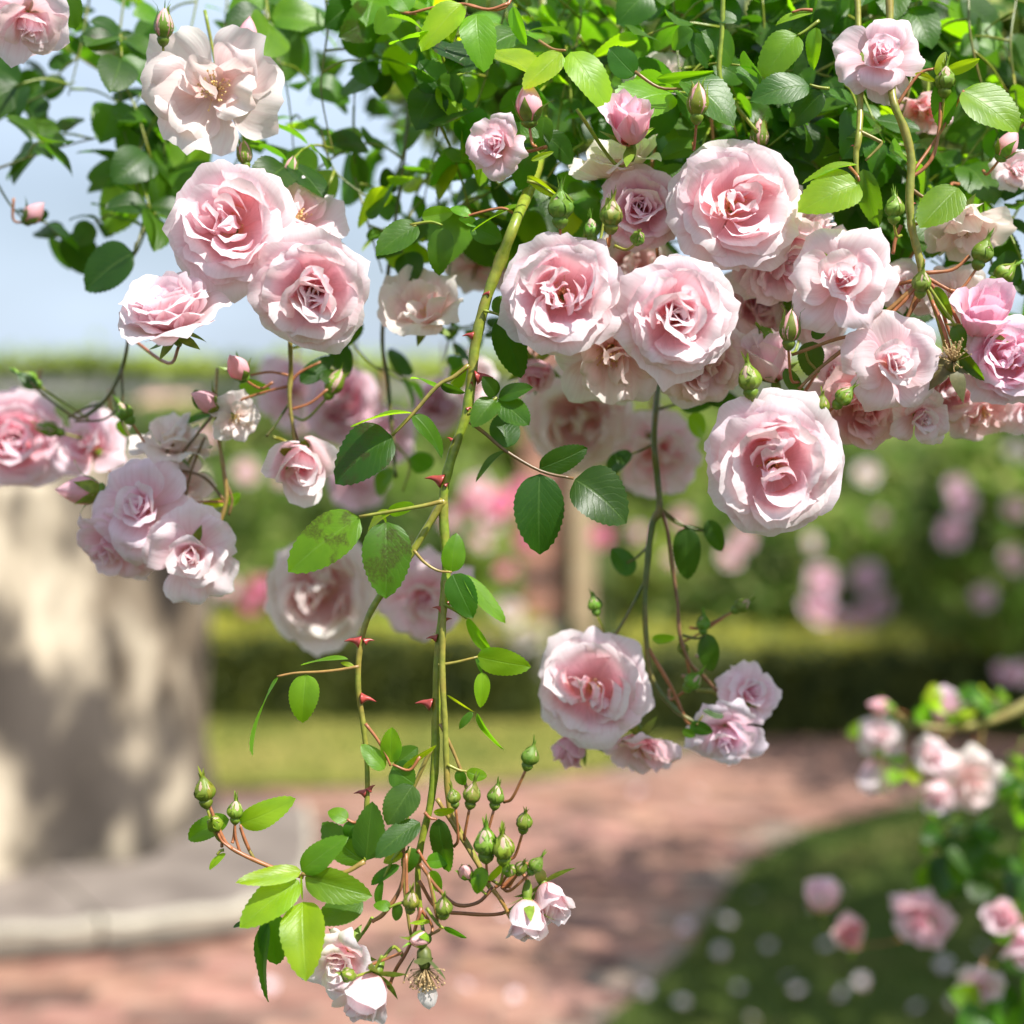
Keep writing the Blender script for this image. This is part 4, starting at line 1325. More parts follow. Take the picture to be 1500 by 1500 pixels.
# kind, x, y, depth, size px, axis (right, up, towards camera), label, keywords
ROSES = [
    # upper left cluster
    ('full', 335, 330, 1.00, 192, (-.10, .06, 1), 'big open pale pink rose with frayed cream heart, top of the trio against the sky', dict(anchor=(420, 262, 1.07), seed=1, style='loose', o=2)),
    ('full', 455, 430, .995, 186, (.06, -.30, 1), 'open pink rose tipped downwards, lower bloom of the trio against the sky', dict(anchor=(440, 300, 1.08), seed=12, style='swirl', o=4)),
    ('full', 247, 458, .99, 172, (-.12, .70, .62), 'cupped pink rose seen from its side, below the trio beside open sky', dict(anchor=(188, 492, 1.10), seed=3, o=-20, sepal_bend=40)),
    ('spent', 432, 318, 1.05, 165, (.35, .5, .5), 'limp broad petalled rose mostly hidden behind the frayed cream hearted rose', dict(anchor=(420, 262, 1.1), seed=4, o=-10)),
    ('spent', 310, 128, 1.03, 205, (.05, -.10, 1), 'overblown cream white rose with bare stamens above the trio of roses', dict(anchor=(300, 15, 1.08), seed=5, tint=CREAMY, o=-4)),
    ('half', 42, 38, .97, 135, (.30, -.75, .5), 'nodding pink rose cut by the frame in the top corner above the sky', dict(anchor=(20, -60, 1.0), seed=6, o=-6)),
    ('spent', 618, 455, 1.10, 150, (-.15, .55, .7), 'soft beige pink rose with sunlit folds just behind the thick cane', dict(anchor=(590, 350, 1.15), seed=7, tint=BEIGE, o=-24)),
    ('half', 705, 372, 1.17, 110, (.1, .3, .8), 'blurred shaded pink rose behind the upper thick cane', dict(anchor=(720, 300, 1.2), seed=8, tint=ROSY)),
    # top centre
    ('half', 726, 212, 1.00, 98, (-.34, -.05, .9), 'small half open pink rose facing the sky gap beside a pink bud', dict(anchor=(800, 215, 1.01), seed=9, o=-14, tint=ROSY)),
    ('opening', 921, 176, .99, 70, (-.12, .75, .6), 'plump unopened cup of pink petals standing above white petals', dict(anchor=(845, 160, 1.0), seed=10, tint=DEEP)),
    ('spent', 965, 112, 1.10, 105, (.0, .55, .6), 'blurred white rose behind the glossy leaf near the top', dict(anchor=(1000, 20, 1.12), seed=11, tint=WHITE, o=-20)),
    ('spent', 905, 238, 1.04, 150, (-.25, .75, .35), 'cream white rose seen from behind under the plump pink cup', dict(anchor=(960, 215, 1.1), seed=112, tint=CREAMY, o=-15)),
    ('full', 940, 305, 1.03, 130, (-.10, -.15, 1), 'small many petalled pink rose hidden behind a row of green buds', dict(anchor=(960, 225, 1.1), seed=13, tint=ROSY)),
    # centre
    ('full', 1078, 298, 1.00, 196, (.03, .05, 1), 'large open pink rose with twisted white heart, uppermost of the three big central roses', dict(anchor=(1040, 150, 1.06), seed=14, style='loose', o=3)),
    ('full', 822, 430, .98, 192, (-.10, .02, 1), 'large ruffled pink rose with amber heart right beside the thick cane', dict(anchor=(860, 330, 1.07), seed=15, style='quartered')),
    ('full', 992, 462, .98, 188, (.06, -.04, 1), 'dense swirled pink rose with red stamens between two large central roses', dict(anchor=(960, 330, 1.07), seed=16, style='swirl')),
    ('spent', 895, 520, 1.045, 185, (-.05, -.55, .7), 'pale peach rose seen from its underside below the two central roses', dict(anchor=(890, 420, 1.1), seed=17, o=-6, tint=BEIGE)),
    ('full', 1030, 535, 1.05, 150, (.15, -.50, .75), 'shaded pale rose tucked beneath the dense swirled rose', dict(anchor=(1000, 400, 1.1), seed=18, tint=BEIGE)),
    ('full', 1150, 385, 1.03, 150, (.25, -.55, .75), 'drooping pink rose under the one with twisted white heart', dict(anchor=(1110, 280, 1.1), seed=19)),
    ('spent', 1190, 335, 1.05, 140, (.55, .5, .5), 'outspread pale rose with a petal jutting past a shiny leaf', dict(anchor=(1120, 300, 1.1), seed=119, o=0)),
    # right
    ('half', 1236, 408, .98, 165, (-.16, .05, 1), 'half open pink rose with one large upright petal behind its rolled heart', dict(anchor=(1345, 410, 1.0), seed=20, o=0)),
    ('half', 1291, 78, 1.00, 128, (-.02, .10, 1), 'star shaped pink rose with pointed petals, alone among the top leaves', dict(anchor=(1308, 150, 1.01), seed=23, tint=ROSY, o=8)),
    ('half', 1311, 532, .98, 150, (-.06, -.08, 1), 'pale half open rose with sunlit lower petals, beneath the red stalks', dict(anchor=(1350, 430, 1.0), seed=22, o=4)),
    ('opening', 1443, 455, .99, 74, (.05, .7, .75), 'deep magenta pink rosebud cup bursting open by the spent stamens', dict(anchor=(1370, 420, 1.02), seed=24, tint=(0.98, 0.76, 0.88), o=12)),
    ('full', 1478, 525, 1.00, 140, (.05, .1, 1), 'ruffled lilac pink rose cut by the frame edge below the magenta cup', dict(anchor=(1430, 430, 1.06), seed=25, tint=(0.98, .90, .98))),
    ('full', 1135, 682, .98, 214, (-.05, -.12, 1), 'lowest and largest pink rose, its heart split in two, hanging alone', dict(anchor=(1200, 540, 1.06), seed=26, style='split')),
    ('full', 1262, 600, 1.04, 135, (-.10, -.55, .7), 'salmon pink rose in shade above the split hearted rose', dict(anchor=(1290, 500, 1.08), seed=27, tint=(1.0, .86, .84))),
    ('half', 1222, 548, 1.06, 100, (-.3, .1, .8), 'shaded pale rose half hidden between green buds and the sunlit rose', dict(anchor=(1290, 480, 1.1), seed=28)),
    ('half', 1352, 612, 1.02, 96, (.2, -.35, .8), 'small pink rose hanging under the pale sunlit rose', dict(anchor=(1350, 500, 1.06), seed=29, o=-12)),
    ('spent', 1438, 605, 1.08, 115, (.1, -.6, .6), 'blurred drooping salmon rose beneath the ruffled lilac rose', dict(anchor=(1430, 520, 1.12), seed=30, tint=(1.0, .92, .88), o=-10)),
    ('opening', 1130, 522, 1.04, 72, (-.2, .8, .4), 'narrow blush petals parting beside a pink tipped bud', dict(anchor=(1150, 580, 1.08), seed=31)),
    ('spent', 1415, 335, 1.05, 125, (.15, -.75, .5), 'withered white rose with brown stamens below the biggest canopy leaf', dict(anchor=(1405, 270, 1.08), seed=32, tint=WHITE, o=-18, stam='old')),
    ('half', 1492, 248, 1.06, 70, (.1, .1, 1), 'blurred pink rose at the frame edge under a pink bud', dict(anchor=(1500, 180, 1.1), seed=33)),
    ('spent', 1352, 165, 1.09, 82, (-.3, -.6, .5), 'folded salmon pink rose in shade under the star shaped rose', dict(anchor=(1340, 100, 1.12), seed=34, tint=(1, .82, .82), o=-18)),
    ('spent', 1400, 432, 1.06, 110, (-.1, .3, .8), 'pale cream rose behind the crossing red stalks', dict(anchor=(1360, 420, 1.1), seed=35, tint=CREAMY, o=-10)),
    ('full', 1392, 570, 1.07, 110, (-.2, -.3, .9), 'shaded pink rose filling the gap under the brown spent stamens', dict(anchor=(1380, 470, 1.11), seed=135)),
    ('half', 1205, 470, 1.08, 90, (.1, -.3, .9), 'shaded blush rose behind the pink tipped bud and the rolled heart rose', dict(anchor=(1260, 420, 1.12), seed=136)),
    ('half', 1330, 420, 1.07, 95, (.2, .2, .9), 'shaded pink rose behind the fork of red stalks', dict(anchor=(1345, 360, 1.1), seed=137, o=-6)),
    ('full', 925, 395, 1.12, 130, (.0, .1, 1), 'shaded pale rose filling the gap between the two large central roses and the green buds', dict(anchor=(930, 320, 1.16), seed=138, tint=BEIGE)),
    ('full', 1112, 445, 1.12, 120, (.1, -.2, 1), 'shaded pink rose in the gap beside the dense swirled rose', dict(anchor=(1120, 360, 1.16), seed=139, tint=ROSY)),
    ('half', 1180, 440, 1.10, 110, (-.1, -.2, 1), 'shaded pink rose directly behind the rolled heart rose', dict(anchor=(1200, 360, 1.15), seed=140)),
    ('half', 1510, 600, 1.07, 90, (-.2, -.2, 1), 'pale pink rose half outside the frame under the ruffled lilac rose', dict(anchor=(1500, 530, 1.1), seed=141)),
    # middle left cluster
    ('half', 205, 742, 1.08, 150, (-.05, .12, 1), 'half open lilac pink rose on top of the lower cluster above the pedestal', dict(anchor=(285, 660, 1.14), seed=36, tint=(.99, .93, .98), o=-2)),
    ('half', 280, 815, 1.07, 148, (.16, -.18, 1), 'open pink rose with sunlit inner petals, lowest above the pedestal', dict(anchor=(330, 740, 1.13), seed=37, o=0)),
    ('half', 160, 808, 1.10, 128, (-.35, -.55, .65), 'drooping shaded pink rose overlapping the dark stone, under a white curl', dict(anchor=(240, 690, 1.16), seed=38, tint=ROSY)),
    ('full', 22, 645, 1.22, 150, (.25, .0, 1), 'blurred pink rose cut by the frame above the pedestal', dict(anchor=(60, 540, 1.26), seed=39, tint=ROSY)),
    ('half', 125, 648, 1.22, 120, (-.15, .35, .9), 'blurred dusky pink rose between the frame rose and the lower cluster', dict(anchor=(160, 570, 1.26), seed=40, tint=ROSY, o=-14)),
    ('spent', 250, 645, 1.12, 118, (.15, .75, .35), 'flattened white rose seen edge on above the lower cluster', dict(anchor=(290, 700, 1.16), seed=41, tint=WHITE, o=-2)),
    ('opening', 442, 682, 1.07, 74, (.25, -.35, .9), 'small white pink rose half unfolded, alone beside the brown spotted leaf', dict(anchor=(400, 640, 1.1), seed=43, o=18)),
    ('spent', 345, 612, 1.08, 78, (.35, -.3, .8), 'ragged little white rose dropping its petals over a yellow centre', dict(anchor=(370, 570, 1.1), seed=44, tint=WHITE, o=14)),
    ('full', 472, 868, 1.27, 175, (.05, .05, 1), 'large blurred beige pink rose behind the spotted leaves of the thorny cane', dict(anchor=(480, 760, 1.33), seed=46, tint=BEIGE)),
    ('half', 622, 880, 1.27, 135, (.1, -.3, .9), 'blurred mauve pink rose directly behind the thorny cane', dict(anchor=(600, 780, 1.33), seed=47, tint=ROSY, o=4)),
    ('full', 500, 592, 1.45, 120, (-.1, .1, 1), 'far blurred lilac rose below the trio of roses', dict(anchor=(520, 480, 1.5), seed=48, tint=LILAC)),
    ('half', 560, 640, 1.45, 100, (.1, -.1, 1), 'far blurred lilac rose next to the large brown spotted leaf', dict(anchor=(560, 540, 1.5), seed=49, tint=LILAC)),
    ('full', 848, 615, 1.30, 165, (-.1, -.25, 1), 'large blurred beige rose behind the leaflet of the crossing leaf stalk', dict(anchor=(880, 500, 1.36), seed=50, tint=BEIGE)),
    ('spent', 965, 668, 1.28, 135, (.1, -.45, .8), 'blurred rosy beige rose behind the dark hanging stem', dict(anchor=(960, 560, 1.34), seed=51, tint=ROSY, o=-8)),
    ('opening', 785, 548, 1.12, 54, (.1, -.5, .7), 'little shaded pink cup peeping beneath the amber hearted rose', dict(anchor=(820, 500, 1.15), seed=151, tint=DEEP)),
    ('half', 425, 570, 1.55, 95, (.1, .0, 1), 'far blurred lilac rose under the apricot tipped bud', dict(anchor=(440, 480, 1.6), seed=152, tint=LILAC)),
    ('full', 640, 592, 1.62, 90, (-.1, .2, 1), 'far blurred lilac rose glimpsed behind the thick cane and its thorns', dict(anchor=(650, 500, 1.66), seed=153, tint=LILAC)),
    ('half', 520, 705, 1.55, 90, (.0, -.2, 1), 'far blurred lilac rose above the large blurred beige pink rose', dict(anchor=(540, 620, 1.6), seed=154, tint=LILAC)),
    ('half', 690, 560, 1.35, 80, (.2, -.2, 1), 'blurred blush rose just behind the red thorn of the thick cane', dict(anchor=(700, 480, 1.4), seed=155)),
    ('half', 265, 700, 1.13, 90, (.1, .5, .8), 'shaded pale rose behind the lower cluster beside the white edge on rose', dict(anchor=(290, 640, 1.17), seed=156, tint=BEIGE)),
    # lower hanging truss
    ('full', 866, 1008, 1.10, 176, (-.14, .05, 1), 'big pink rose of the low hanging truss above the brick path', dict(anchor=(955, 1000, 1.15), seed=52, style='split')),
    ('spent', 938, 1098, 1.12, 125, (.05, -.70, .45), 'rose seen from behind below the big rose of the low truss', dict(anchor=(940, 1040, 1.15), seed=53, tint=ROSY, o=-6)),
    ('opening', 836, 1100, 1.12, 46, (-.45, -.6, .4), 'small mauve rosebud cup hanging below the big rose of the low truss', dict(anchor=(910, 1060, 1.15), seed=54, tint=DEEP)),
    ('half', 1062, 1082, 1.11, 124, (-.15, -.55, .75), 'pale lilac rose with a drooping pointed petal at the tip of the low truss', dict(anchor=(1020, 1010, 1.14), seed=55, tint=(.98, .97, 1.04), o=-6)),
    ('half', 1100, 1015, 1.12, 100, (.25, .25, .9), 'small upper pink rose of the low truss against the dark hedge', dict(anchor=(1040, 1010, 1.15), seed=56, tint=(.98, .93, .98), o=-8)),
    # bottom truss in focus
    ('half', 498, 1408, .98, 128, (-.25, -.15, .9), 'white pink half open rose under the yellow green leaves at the bottom', dict(anchor=(545, 1345, .99), seed=57, o=-24)),
    ('opening', 537, 1462, .965, 66, (-.30, -.70, .55), 'plump blush bud with one furled line, at the very bottom', dict(anchor=(590, 1400, .98), seed=58, o=8)),
    ('opening', 770, 1350, .965, 60, (-.05, -.85, .4), 'blush bud nodding over the brick path, lower of a pair', dict(anchor=(735, 1300, .98), seed=59)),
    ('opening', 808, 1322, .975, 56, (.30, -.60, .5), 'blush bud with long curling sepals, upper of the nodding pair', dict(anchor=(745, 1300, .98), seed=60, o=4)),
    # nearer rose branch at the right, out of focus
    ('half', 1290, 1080, 1.62, 66, (-.3, .1, .9), 'small blurred white pink rose at the tip of the side branch', dict(anchor=(1330, 1070, 1.64), seed=61)),
    ('opening', 1285, 1140, 1.62, 52, (-.05, -.9, .3), 'small blurred hanging rose below the tip of the side branch', dict(anchor=(1320, 1100, 1.64), seed=62)),
    ('half', 1372, 1105, 1.60, 62, (.2, .4, .8), 'blurred pale rose in the middle of the side branch', dict(anchor=(1370, 1060, 1.62), seed=63)),
    ('opening', 1370, 1163, 1.60, 44, (-.2, -.5, .8), 'tiny blurred blush cup beneath the side branch', dict(anchor=(1390, 1100, 1.62), seed=64)),
    ('half', 1428, 1150, 1.60, 100, (.1, -.3, .9), 'largest blurred rose hanging beneath the side branch', dict(anchor=(1430, 1080, 1.62), seed=65, tint=BEIGE)),
    ('opening', 1385, 1035, 1.64, 46, (.1, .8, .4), 'blurred lilac cup standing on the side branch', dict(anchor=(1410, 1065, 1.64), seed=66, tint=LILAC)),
    ('half', 1347, 1352, 1.66, 88, (-.4, -.3, .8), 'blurred mauve pink rose in front of the shaded lawn', dict(anchor=(1480, 1300, 1.68), seed=67, tint=DEEP)),
    ('half', 1437, 1452, 1.62, 74, (-.1, -.5, .8), 'blurred pink rose lowest in front of the shaded lawn', dict(anchor=(1500, 1380, 1.64), seed=68, tint=ROSY)),
    ('opening', 1470, 1345, 1.60, 52, (-.5, .3, .8), 'blurred bright pink cup at the edge of the frame before the lawn', dict(anchor=(1530, 1330, 1.62), seed=69, tint=ROSY)),
    ('opening', 1245, 1370, 1.75, 46, (-.4, .5, .6), 'tiny blurred salmon rose over the shaded lawn', dict(anchor=(1400, 1340, 1.75), seed=70, tint=(1, .8, .8))),
    ('opening', 1202, 1312, 1.75, 48, (-.1, .9, .3), 'tiny blurred upright pink rose where lawn meets path', dict(anchor=(1250, 1360, 1.76), seed=71, tint=ROSY)),
    ('opening', 1505, 1385, 1.58, 60, (-.3, -.5, .7), 'blurred pink rose half outside the frame above the lawn', dict(anchor=(1540, 1330, 1.6), seed=72, tint=ROSY)),
]
for kind, x, y, d, size, ax, lab, kw in ROSES:
    rose(kind, x, y, d, size, ax, lab, **kw)

BUDS = [
    ('pink', 775, 152, 1.00, 62, (-.02, 1, .2), 'pink bud standing in green sepals above the small half open rose', (785, 215, 1.0)),
    ('tip', 240, 38, 1.02, 52, (.1, 1, .2), 'yellow green bud beside the top petal of the overblown cream rose', (250, 90, 1.05)),
    ('pink', 363, 50, 1.05, 46, (.15, .9, .3), 'pink bud just above the overblown cream rose on its far side', (350, 100, 1.08)),
    ('pink', 50, 312, 1.14, 42, (.6, .5, .2), 'orange pink bud over a dark leaf in the open sky', (20, 290, 1.14)),
    ('tip', 358, 226, 1.05, 42, (-.1, 1, .1), 'slim bud poking up on top of the frayed cream hearted rose', (375, 290, 1.09)),
    ('tip', 425, 248, 1.06, 40, (.3, 1, .1), 'slim bud with pink tip standing behind the trio of roses', (420, 300, 1.10)),
    ('green', 821, 300, .98, 62, (.02, 1, .15), 'plump green bud upright nearest the thick cane above the ruffled rose', (828, 350, 1.0)),
    ('green', 866, 334, .985, 40, (-.1, 1, .3), 'short green bud second in the row above the ruffled rose', (890, 290, 1.0)),
    ('green', 896, 312, .98, 56, (.05, 1, .2), 'tall green bud third in the row above the ruffled rose', (890, 350, 1.0)),
    ('green', 934, 348, .975, 36, (.0, .3, 1), 'round green bud facing forward above the dense swirled rose', (900, 360, 1.0)),
    ('tip', 1112, 200, 1.05, 50, (-.02, 1, .1), 'pink striped bud rising above the rose with twisted white heart', (1118, 260, 1.09)),
    ('tip', 1022, 150, .985, 58, (.05, 1, .1), 'slim bud in front of the glossy leaf near the top', (1015, 210, 1.03)),
    ('tip', 1157, 482, .99, 56, (.05, 1, .15), 'pink tipped bud among dark leaves between central and right roses', (1170, 560, 1.02)),
    ('green', 1097, 553, .975, 58, (-.15, 1, .15), 'green bud on a red stalk above the split hearted rose', (1118, 600, 1.0)),
    ('green', 1122, 490, 1.04, 40, (-.6, .6, .3), 'dark small bud next to the pink tipped bud', (1170, 500, 1.06)),
    ('green', 1238, 580, .985, 44, (.6, .7, .3), 'round green bud lying against the pale sunlit rose', (1205, 590, 1.02)),
    ('green', 1203, 592, .985, 40, (.1, 1, .2), 'dark slim bud touching the split hearted rose', (1195, 640, 1.02)),
    ('green', 1310, 302, .99, 48, (.0, 1, .1), 'pale green bud beside the long hanging cane below the star shaped rose', (1320, 345, 1.0)),
    ('green', 1350, 412, .98, 46, (.0, .9, .4), 'squat green bud at the fork of red stalks', (1353, 380, 1.0)),
    ('green', 1440, 368, 1.0, 52, (.35, 1, .1), 'green bud leaning away in front of the withered white rose', (1390, 425, 1.0)),
    ('green', 1472, 400, 1.03, 50, (.75, .6, .1), 'dark green bud above the magenta cup near the frame edge', (1410, 430, 1.04)),
    ('pink', 1476, 212, 1.03, 48, (.4, .8, .2), 'dusky pink bud at the frame edge under the big canopy leaf', (1440, 250, 1.05)),
    ('green', 1385, 115, 1.0, 50, (.05, 1, .1), 'bright green bud cluster stalk beside the star shaped rose', (1375, 200, 1.02)),
    ('pink', 118, 718, 1.10, 66, (-1, .05, .2), 'plump mauve pink bud lying sideways against the dark stone', (160, 690, 1.13)),
    ('pink', 348, 538, 1.06, 50, (-.25, .6, .7), 'dusky rose bud lit at its tip below the downturned rose', (400, 560, 1.08)),
    ('pink', 303, 588, 1.08, 50, (-.7, .35, .5), 'blurred dusky bud beneath the side view rose', (360, 570, 1.1)),
    ('green', 182, 602, 1.10, 42, (-.5, .8, .1), 'bright yellow green bud on the dark stalks in front of the sky', (210, 650, 1.13)),
    ('green', 40, 555, 1.16, 42, (-.8, .5, .1), 'small dark bud at the end of the lowest sky stalk', (130, 615, 1.17)),
    ('tip', 72, 628, 1.18, 42, (-.9, .3, .1), 'reddish bud overlapping the frame rose above the pedestal', (120, 640, 1.2)),
    ('tip', 490, 562, 1.10, 48, (.5, .9, .1), 'apricot tipped bud on a dark stalk under the trio', (430, 610, 1.12)),
    ('green', 870, 884, 1.12, 34, (-.2, 1, .1), 'tiny dark bud on a curling stalk above the low truss', (900, 925, 1.14)),
    ('green', 1088, 886, 1.13, 36, (.8, .6, .1), 'tiny dark bud on the outer stalk above the low truss', (1010, 920, 1.14)),
    ('green', 1030, 912, 1.12, 34, (.0, 1, .1), 'small bud above a dark narrow leaf over the low truss', (1020, 960, 1.14)),
    ('green', 1016, 997, 1.10, 42, (.5, .7, .4), 'blurred bright green bud in the middle of the low truss', (980, 1010, 1.13)),
    ('green', 1000, 948, 1.12, 28, (-.4, 1, .1), 'tiny pale bud between the stalks of the low truss', (1000, 990, 1.14)),
    # lower left and bottom trusses, in focus
    ('green', 299, 1156, .985, 52, (-.12, 1, .1), 'topmost green bud of the outlying truss before the pedestal', (330, 1235, .99)),
    ('green', 345, 1186, .99, 40, (.05, 1, .1), 'pale little bud beside a light leaf in the outlying truss', (340, 1235, .99)),
    ('green', 314, 1206, .985, 40, (-.1, .5, .8), 'round bud overlapping a pointed leaf in the outlying truss', (325, 1240, .99)),
    ('green', 777, 1106, .97, 44, (.3, 1, .1), 'highest green bud on its own long red stalk above the path', (738, 1175, .98)),
    ('green', 768, 1202, .97, 40, (.12, 1, .35), 'fat round bud on a short red stalk above the path', (745, 1260, .98)),
    ('green', 727, 1164, .975, 42, (.15, 1, .1), 'small bright bud left of the highest bud over the path', (700, 1240, .98)),
    ('green', 712, 1232, .965, 62, (.0, 1, .2), 'long necked bud, larger of the central pair in the bottom truss', (718, 1290, .98)),
    ('green', 737, 1240, .96, 56, (-.05, 1, .25), 'stout bud touching the long necked bud in the bottom truss', (722, 1290, .98)),
    ('green', 786, 1266, .965, 36, (.5, .7, .1), 'small bud farthest out over the path in the bottom truss', (735, 1300, .98)),
    ('green', 764, 1270, .965, 32, (.3, .7, .5), 'middle bud of three small ones above the nodding pair', (735, 1300, .98)),
    ('green', 746, 1274, .96, 34, (.1, .5, .8), 'inner bud of three small ones above the nodding pair', (725, 1300, .98)),
    ('green', 664, 1166, .975, 34, (-.2, 1, .1), 'tiny bud close against the thorny cane tip', (665, 1240, .985)),
    ('green', 692, 1162, .975, 44, (.2, 1, .1), 'slender bud beside a folded bract next to the thorny cane', (680, 1230, .985)),
    ('tip', 682, 1278, .97, 40, (-.1, .5, .8), 'creamy bud about to open, held in green behind the stalks', (700, 1300, .98)),
    ('green', 602, 1318, .965, 42, (.1, 1, .3), 'rounded green bud on the straight stalk above the spent stamens', (595, 1250, .98)),
    ('green', 650, 1327, .965, 42, (.0, 1, .4), 'oval green bud on the curved stalk above the spent stamens', (630, 1290, .98)),
    ('tip', 615, 1376, .97, 46, (-.5, .2, .8), 'green and pink bud directly above the spent stamens', (615, 1330, .98)),
    ('green', 508, 1428, .955, 36, (-.5, .4, .8), 'round green bud overlapping the white pink half open rose', (560, 1400, .97)),
    ('pink', 1290, 1036, 1.62, 40, (-.9, .2, .2), 'blurred bright pink bud on the very tip of the side branch', (1330, 1050, 1.63)),
]
for kind, x, y, d, ln, ax, lab, anc in BUDS:
    bud(kind, x, y, d, ln, ax, lab, anc)


def px_pts(pts, d):
    return [tuple(P(p[0], p[1], p[2] if len(p) > 2 else d)) for p in pts]


def cane(label, main, d, radii, color=GREEN, name='rose_cane', group='hanging canes of the climbing rose', n=6):
    t = thing(name, P(main[0][0], main[0][1], main[0][2] if len(main[0]) > 2 else d), label, 'rose cane', group)
    tube('stem', px_pts(main, d), radii, M_STEM, t, color, n=n, sides=10)
    return t


def twig(t, pts, d, radii, color=GREEN, name='side_stem'):
    return tube(name, px_pts(pts, d), radii, M_STEM, t, color, n=5, sides=8)


# the thick thorny cane down the middle -----------------------------------------------
c = cane('thick thorny green cane hanging down the middle from canopy to bottom truss',
         [(790, -60, 1.24), (800, 60, 1.22), (803, 150, 1.18), (787, 245, 1.08), (757, 320), (732, 385), (712, 440), (697, 500), (690, 560), (682, 610), (662, 668), (651, 715), (650, 760), (654, 830), (650, 880),
          (643, 950), (639, 1040), (637, 1120), (630, 1180), (615, 1245), (612, 1300), (618, 1352)],
         1.0, [0.0036, 0.0037, 0.0038, 0.0038, 0.0036, 0.0034, 0.0031, 0.0032, 0.0030, 0.0030, 0.0028, 0.0021, 0.0018], GREEN)
twig(c, [(650, 732), (630, 765), (606, 805), (578, 845), (552, 880), (535, 915), (526, 960), (525, 1010), (532, 1060), (537, 1110), (538, 1165), (534, 1215), (530, 1262)], 0.998,
     [0.0026, 0.0023, 0.0020, 0.0018, 0.0014], (0.24, 0.25, 0.04))
twig(c, [(654, 850), (649, 910), (648, 990), (652, 1060), (654, 1120), (658, 1180), (672, 1215), (694, 1252), (712, 1290), (722, 1305)], 0.992, [0.0022, 0.0021, 0.0019, 0.0017], (0.26, 0.27, 0.045))
twig(c, [(645, 1060), (668, 1110), (682, 1150), (690, 1180)], 0.995, [0.0012, 0.0011], (0.30, 0.20, 0.06))
twig(c, [(632, 1095), (612, 1140), (600, 1170), (596, 1215)], 0.995, [0.0016, 0.0010], (0.22, 0.20, 0.05))
twig(c, [(640, 1170), (662, 1205), (690, 1250), (705, 1275)], 0.99, [0.0014, 0.0014], (0.30, 0.24, 0.06))
twig(c, [(614, 1290), (640, 1330), (680, 1338), (735, 1338), (770, 1315)], 0.985, [0.0012, 0.0012], RED)
twig(c, [(615, 1265), (640, 1300), (668, 1325), (700, 1322), (722, 1300)], 0.98, [0.0011, 0.0013], (0.26, 0.10, 0.05))
twig(c, [(722, 1303), (735, 1320), (748, 1345)], 0.975, [0.0015, 0.0012], (0.36, 0.20, 0.06))
twig(c, [(600, 1240), (592, 1290), (598, 1345), (602, 1370)], 0.985, [0.0012, 0.0010], (0.24, 0.20, 0.05))
twig(c, [(590, 1220), (590, 1290), (565, 1335), (545, 1350)], 0.985, [0.0013, 0.0015], (0.28, 0.12, 0.06))
twig(c, [(617, 1330), (600, 1385), (580, 1420), (570, 1445)], 0.98, [0.0012, 0.0012], (0.30, 0.10, 0.06))
twig(c, [(627, 1280), (640, 1345), (645, 1360), (625, 1372)], 0.978, [0.0010, 0.0009], (0.26, 0.14, 0.05))
twig(c, [(590, 1395), (565, 1405), (540, 1415)], 0.972, [0.0010, 0.0009], RED)
for x, y, dx, dy, ln in ((697, 553, 1, -.1, 26), (690, 560, .3, .5, 12), (662, 645, -.5, -.3, 16), (648, 705, -1, -.3, 26), (652, 712, .5, -.4, 14), (693, 492, -1, -.1, 16), (648, 910, .8, -.3, 18),
                         (640, 935, -1, -.1, 16), (648, 893, -.9, -.3, 16), (632, 1032, -1, -.2, 24), (528, 940, -1, -.15, 24), (534, 940, .8, -.2, 18), (529, 1023, 1, .1, 22), (536, 1162, -1, -.1, 18),
                         (540, 1158, .6, -.6, 16), (740, 355, .7, -.4, 16), (717, 430, -.8, .1, 14), (684, 600, .6, -.3, 13), (655, 885, .7, -.5, 14), (622, 1262, .7, -.2, 8)):
    thorn(c, x, y, 0.997, dx, dy, ln)

leaf(c, [(687, 535), (665, 552), (640, 566), (605, 606), (574, 638)], [
    (574, 638, 484, 690, 84, 'dark*', -.01, .1), (603, 604, 513, 614, 30, 'light', -.02, 1.0), (606, 606, 656, 662, 44, 'mid', .0, -.7), (640, 566, 602, 546, 20, 'light', .01, .8),
    (645, 563, 680, 578, 16, 'dark', .0, .8), (687, 533, 652, 566, 17, 'yellow', .0, .9)], .993, 1, (0.28, 0.24, 0.06), 0.0011)
leaf(c, [(688, 618), (712, 636), (740, 660), (792, 690), (840, 701)], [
    (842, 701, 922, 752, 84, 'dark', -.012, -.1), (791, 694, 787, 811, 74, 'dark', -.004, .1), (790, 687, 862, 657, 40, 'dark', .0, .5), (740, 660, 692, 700, 19, 'gloss', .0, .9),
    (742, 655, 735, 602, 46, 'dark', .01, .2)], .99, 2, (0.17, 0.10, 0.05), 0.0010)
leaf(c, [(684, 607), (705, 600), (728, 582)], [
    (727, 580, 712, 553, 26, 'dark', -.01, .2), (730, 581, 778, 568, 28, 'mid', -.012, -.2), (727, 584, 694, 620, 38, 'mid', -.012, .2), (731, 584, 774, 622, 42, 'mid', -.014, -.2)], .985, 3, GREEN)
leaf(c, [(708, 455), (722, 458), (735, 463)], [(735, 463, 764, 557, 52, 'dark', .01, .3), (725, 460, 745, 432, 30, 'mid', .01, .4)], .995, 4)
leaf(c, [(649, 734), (620, 741), (580, 748), (526, 757)], [
    (526, 757, 419, 832, 78, 'light*', -.01, .2), (566, 764, 569, 873, 73, 'mid*', -.012, -.1), (572, 750, 532, 768, 30, 'yellow', .01, .9), (568, 748, 610, 742, 24, 'light', .01, .8),
    (560, 750, 566, 766, 5, 'yellow', 0, 0)], .985, 5, (0.26, 0.27, 0.05), 0.0011)
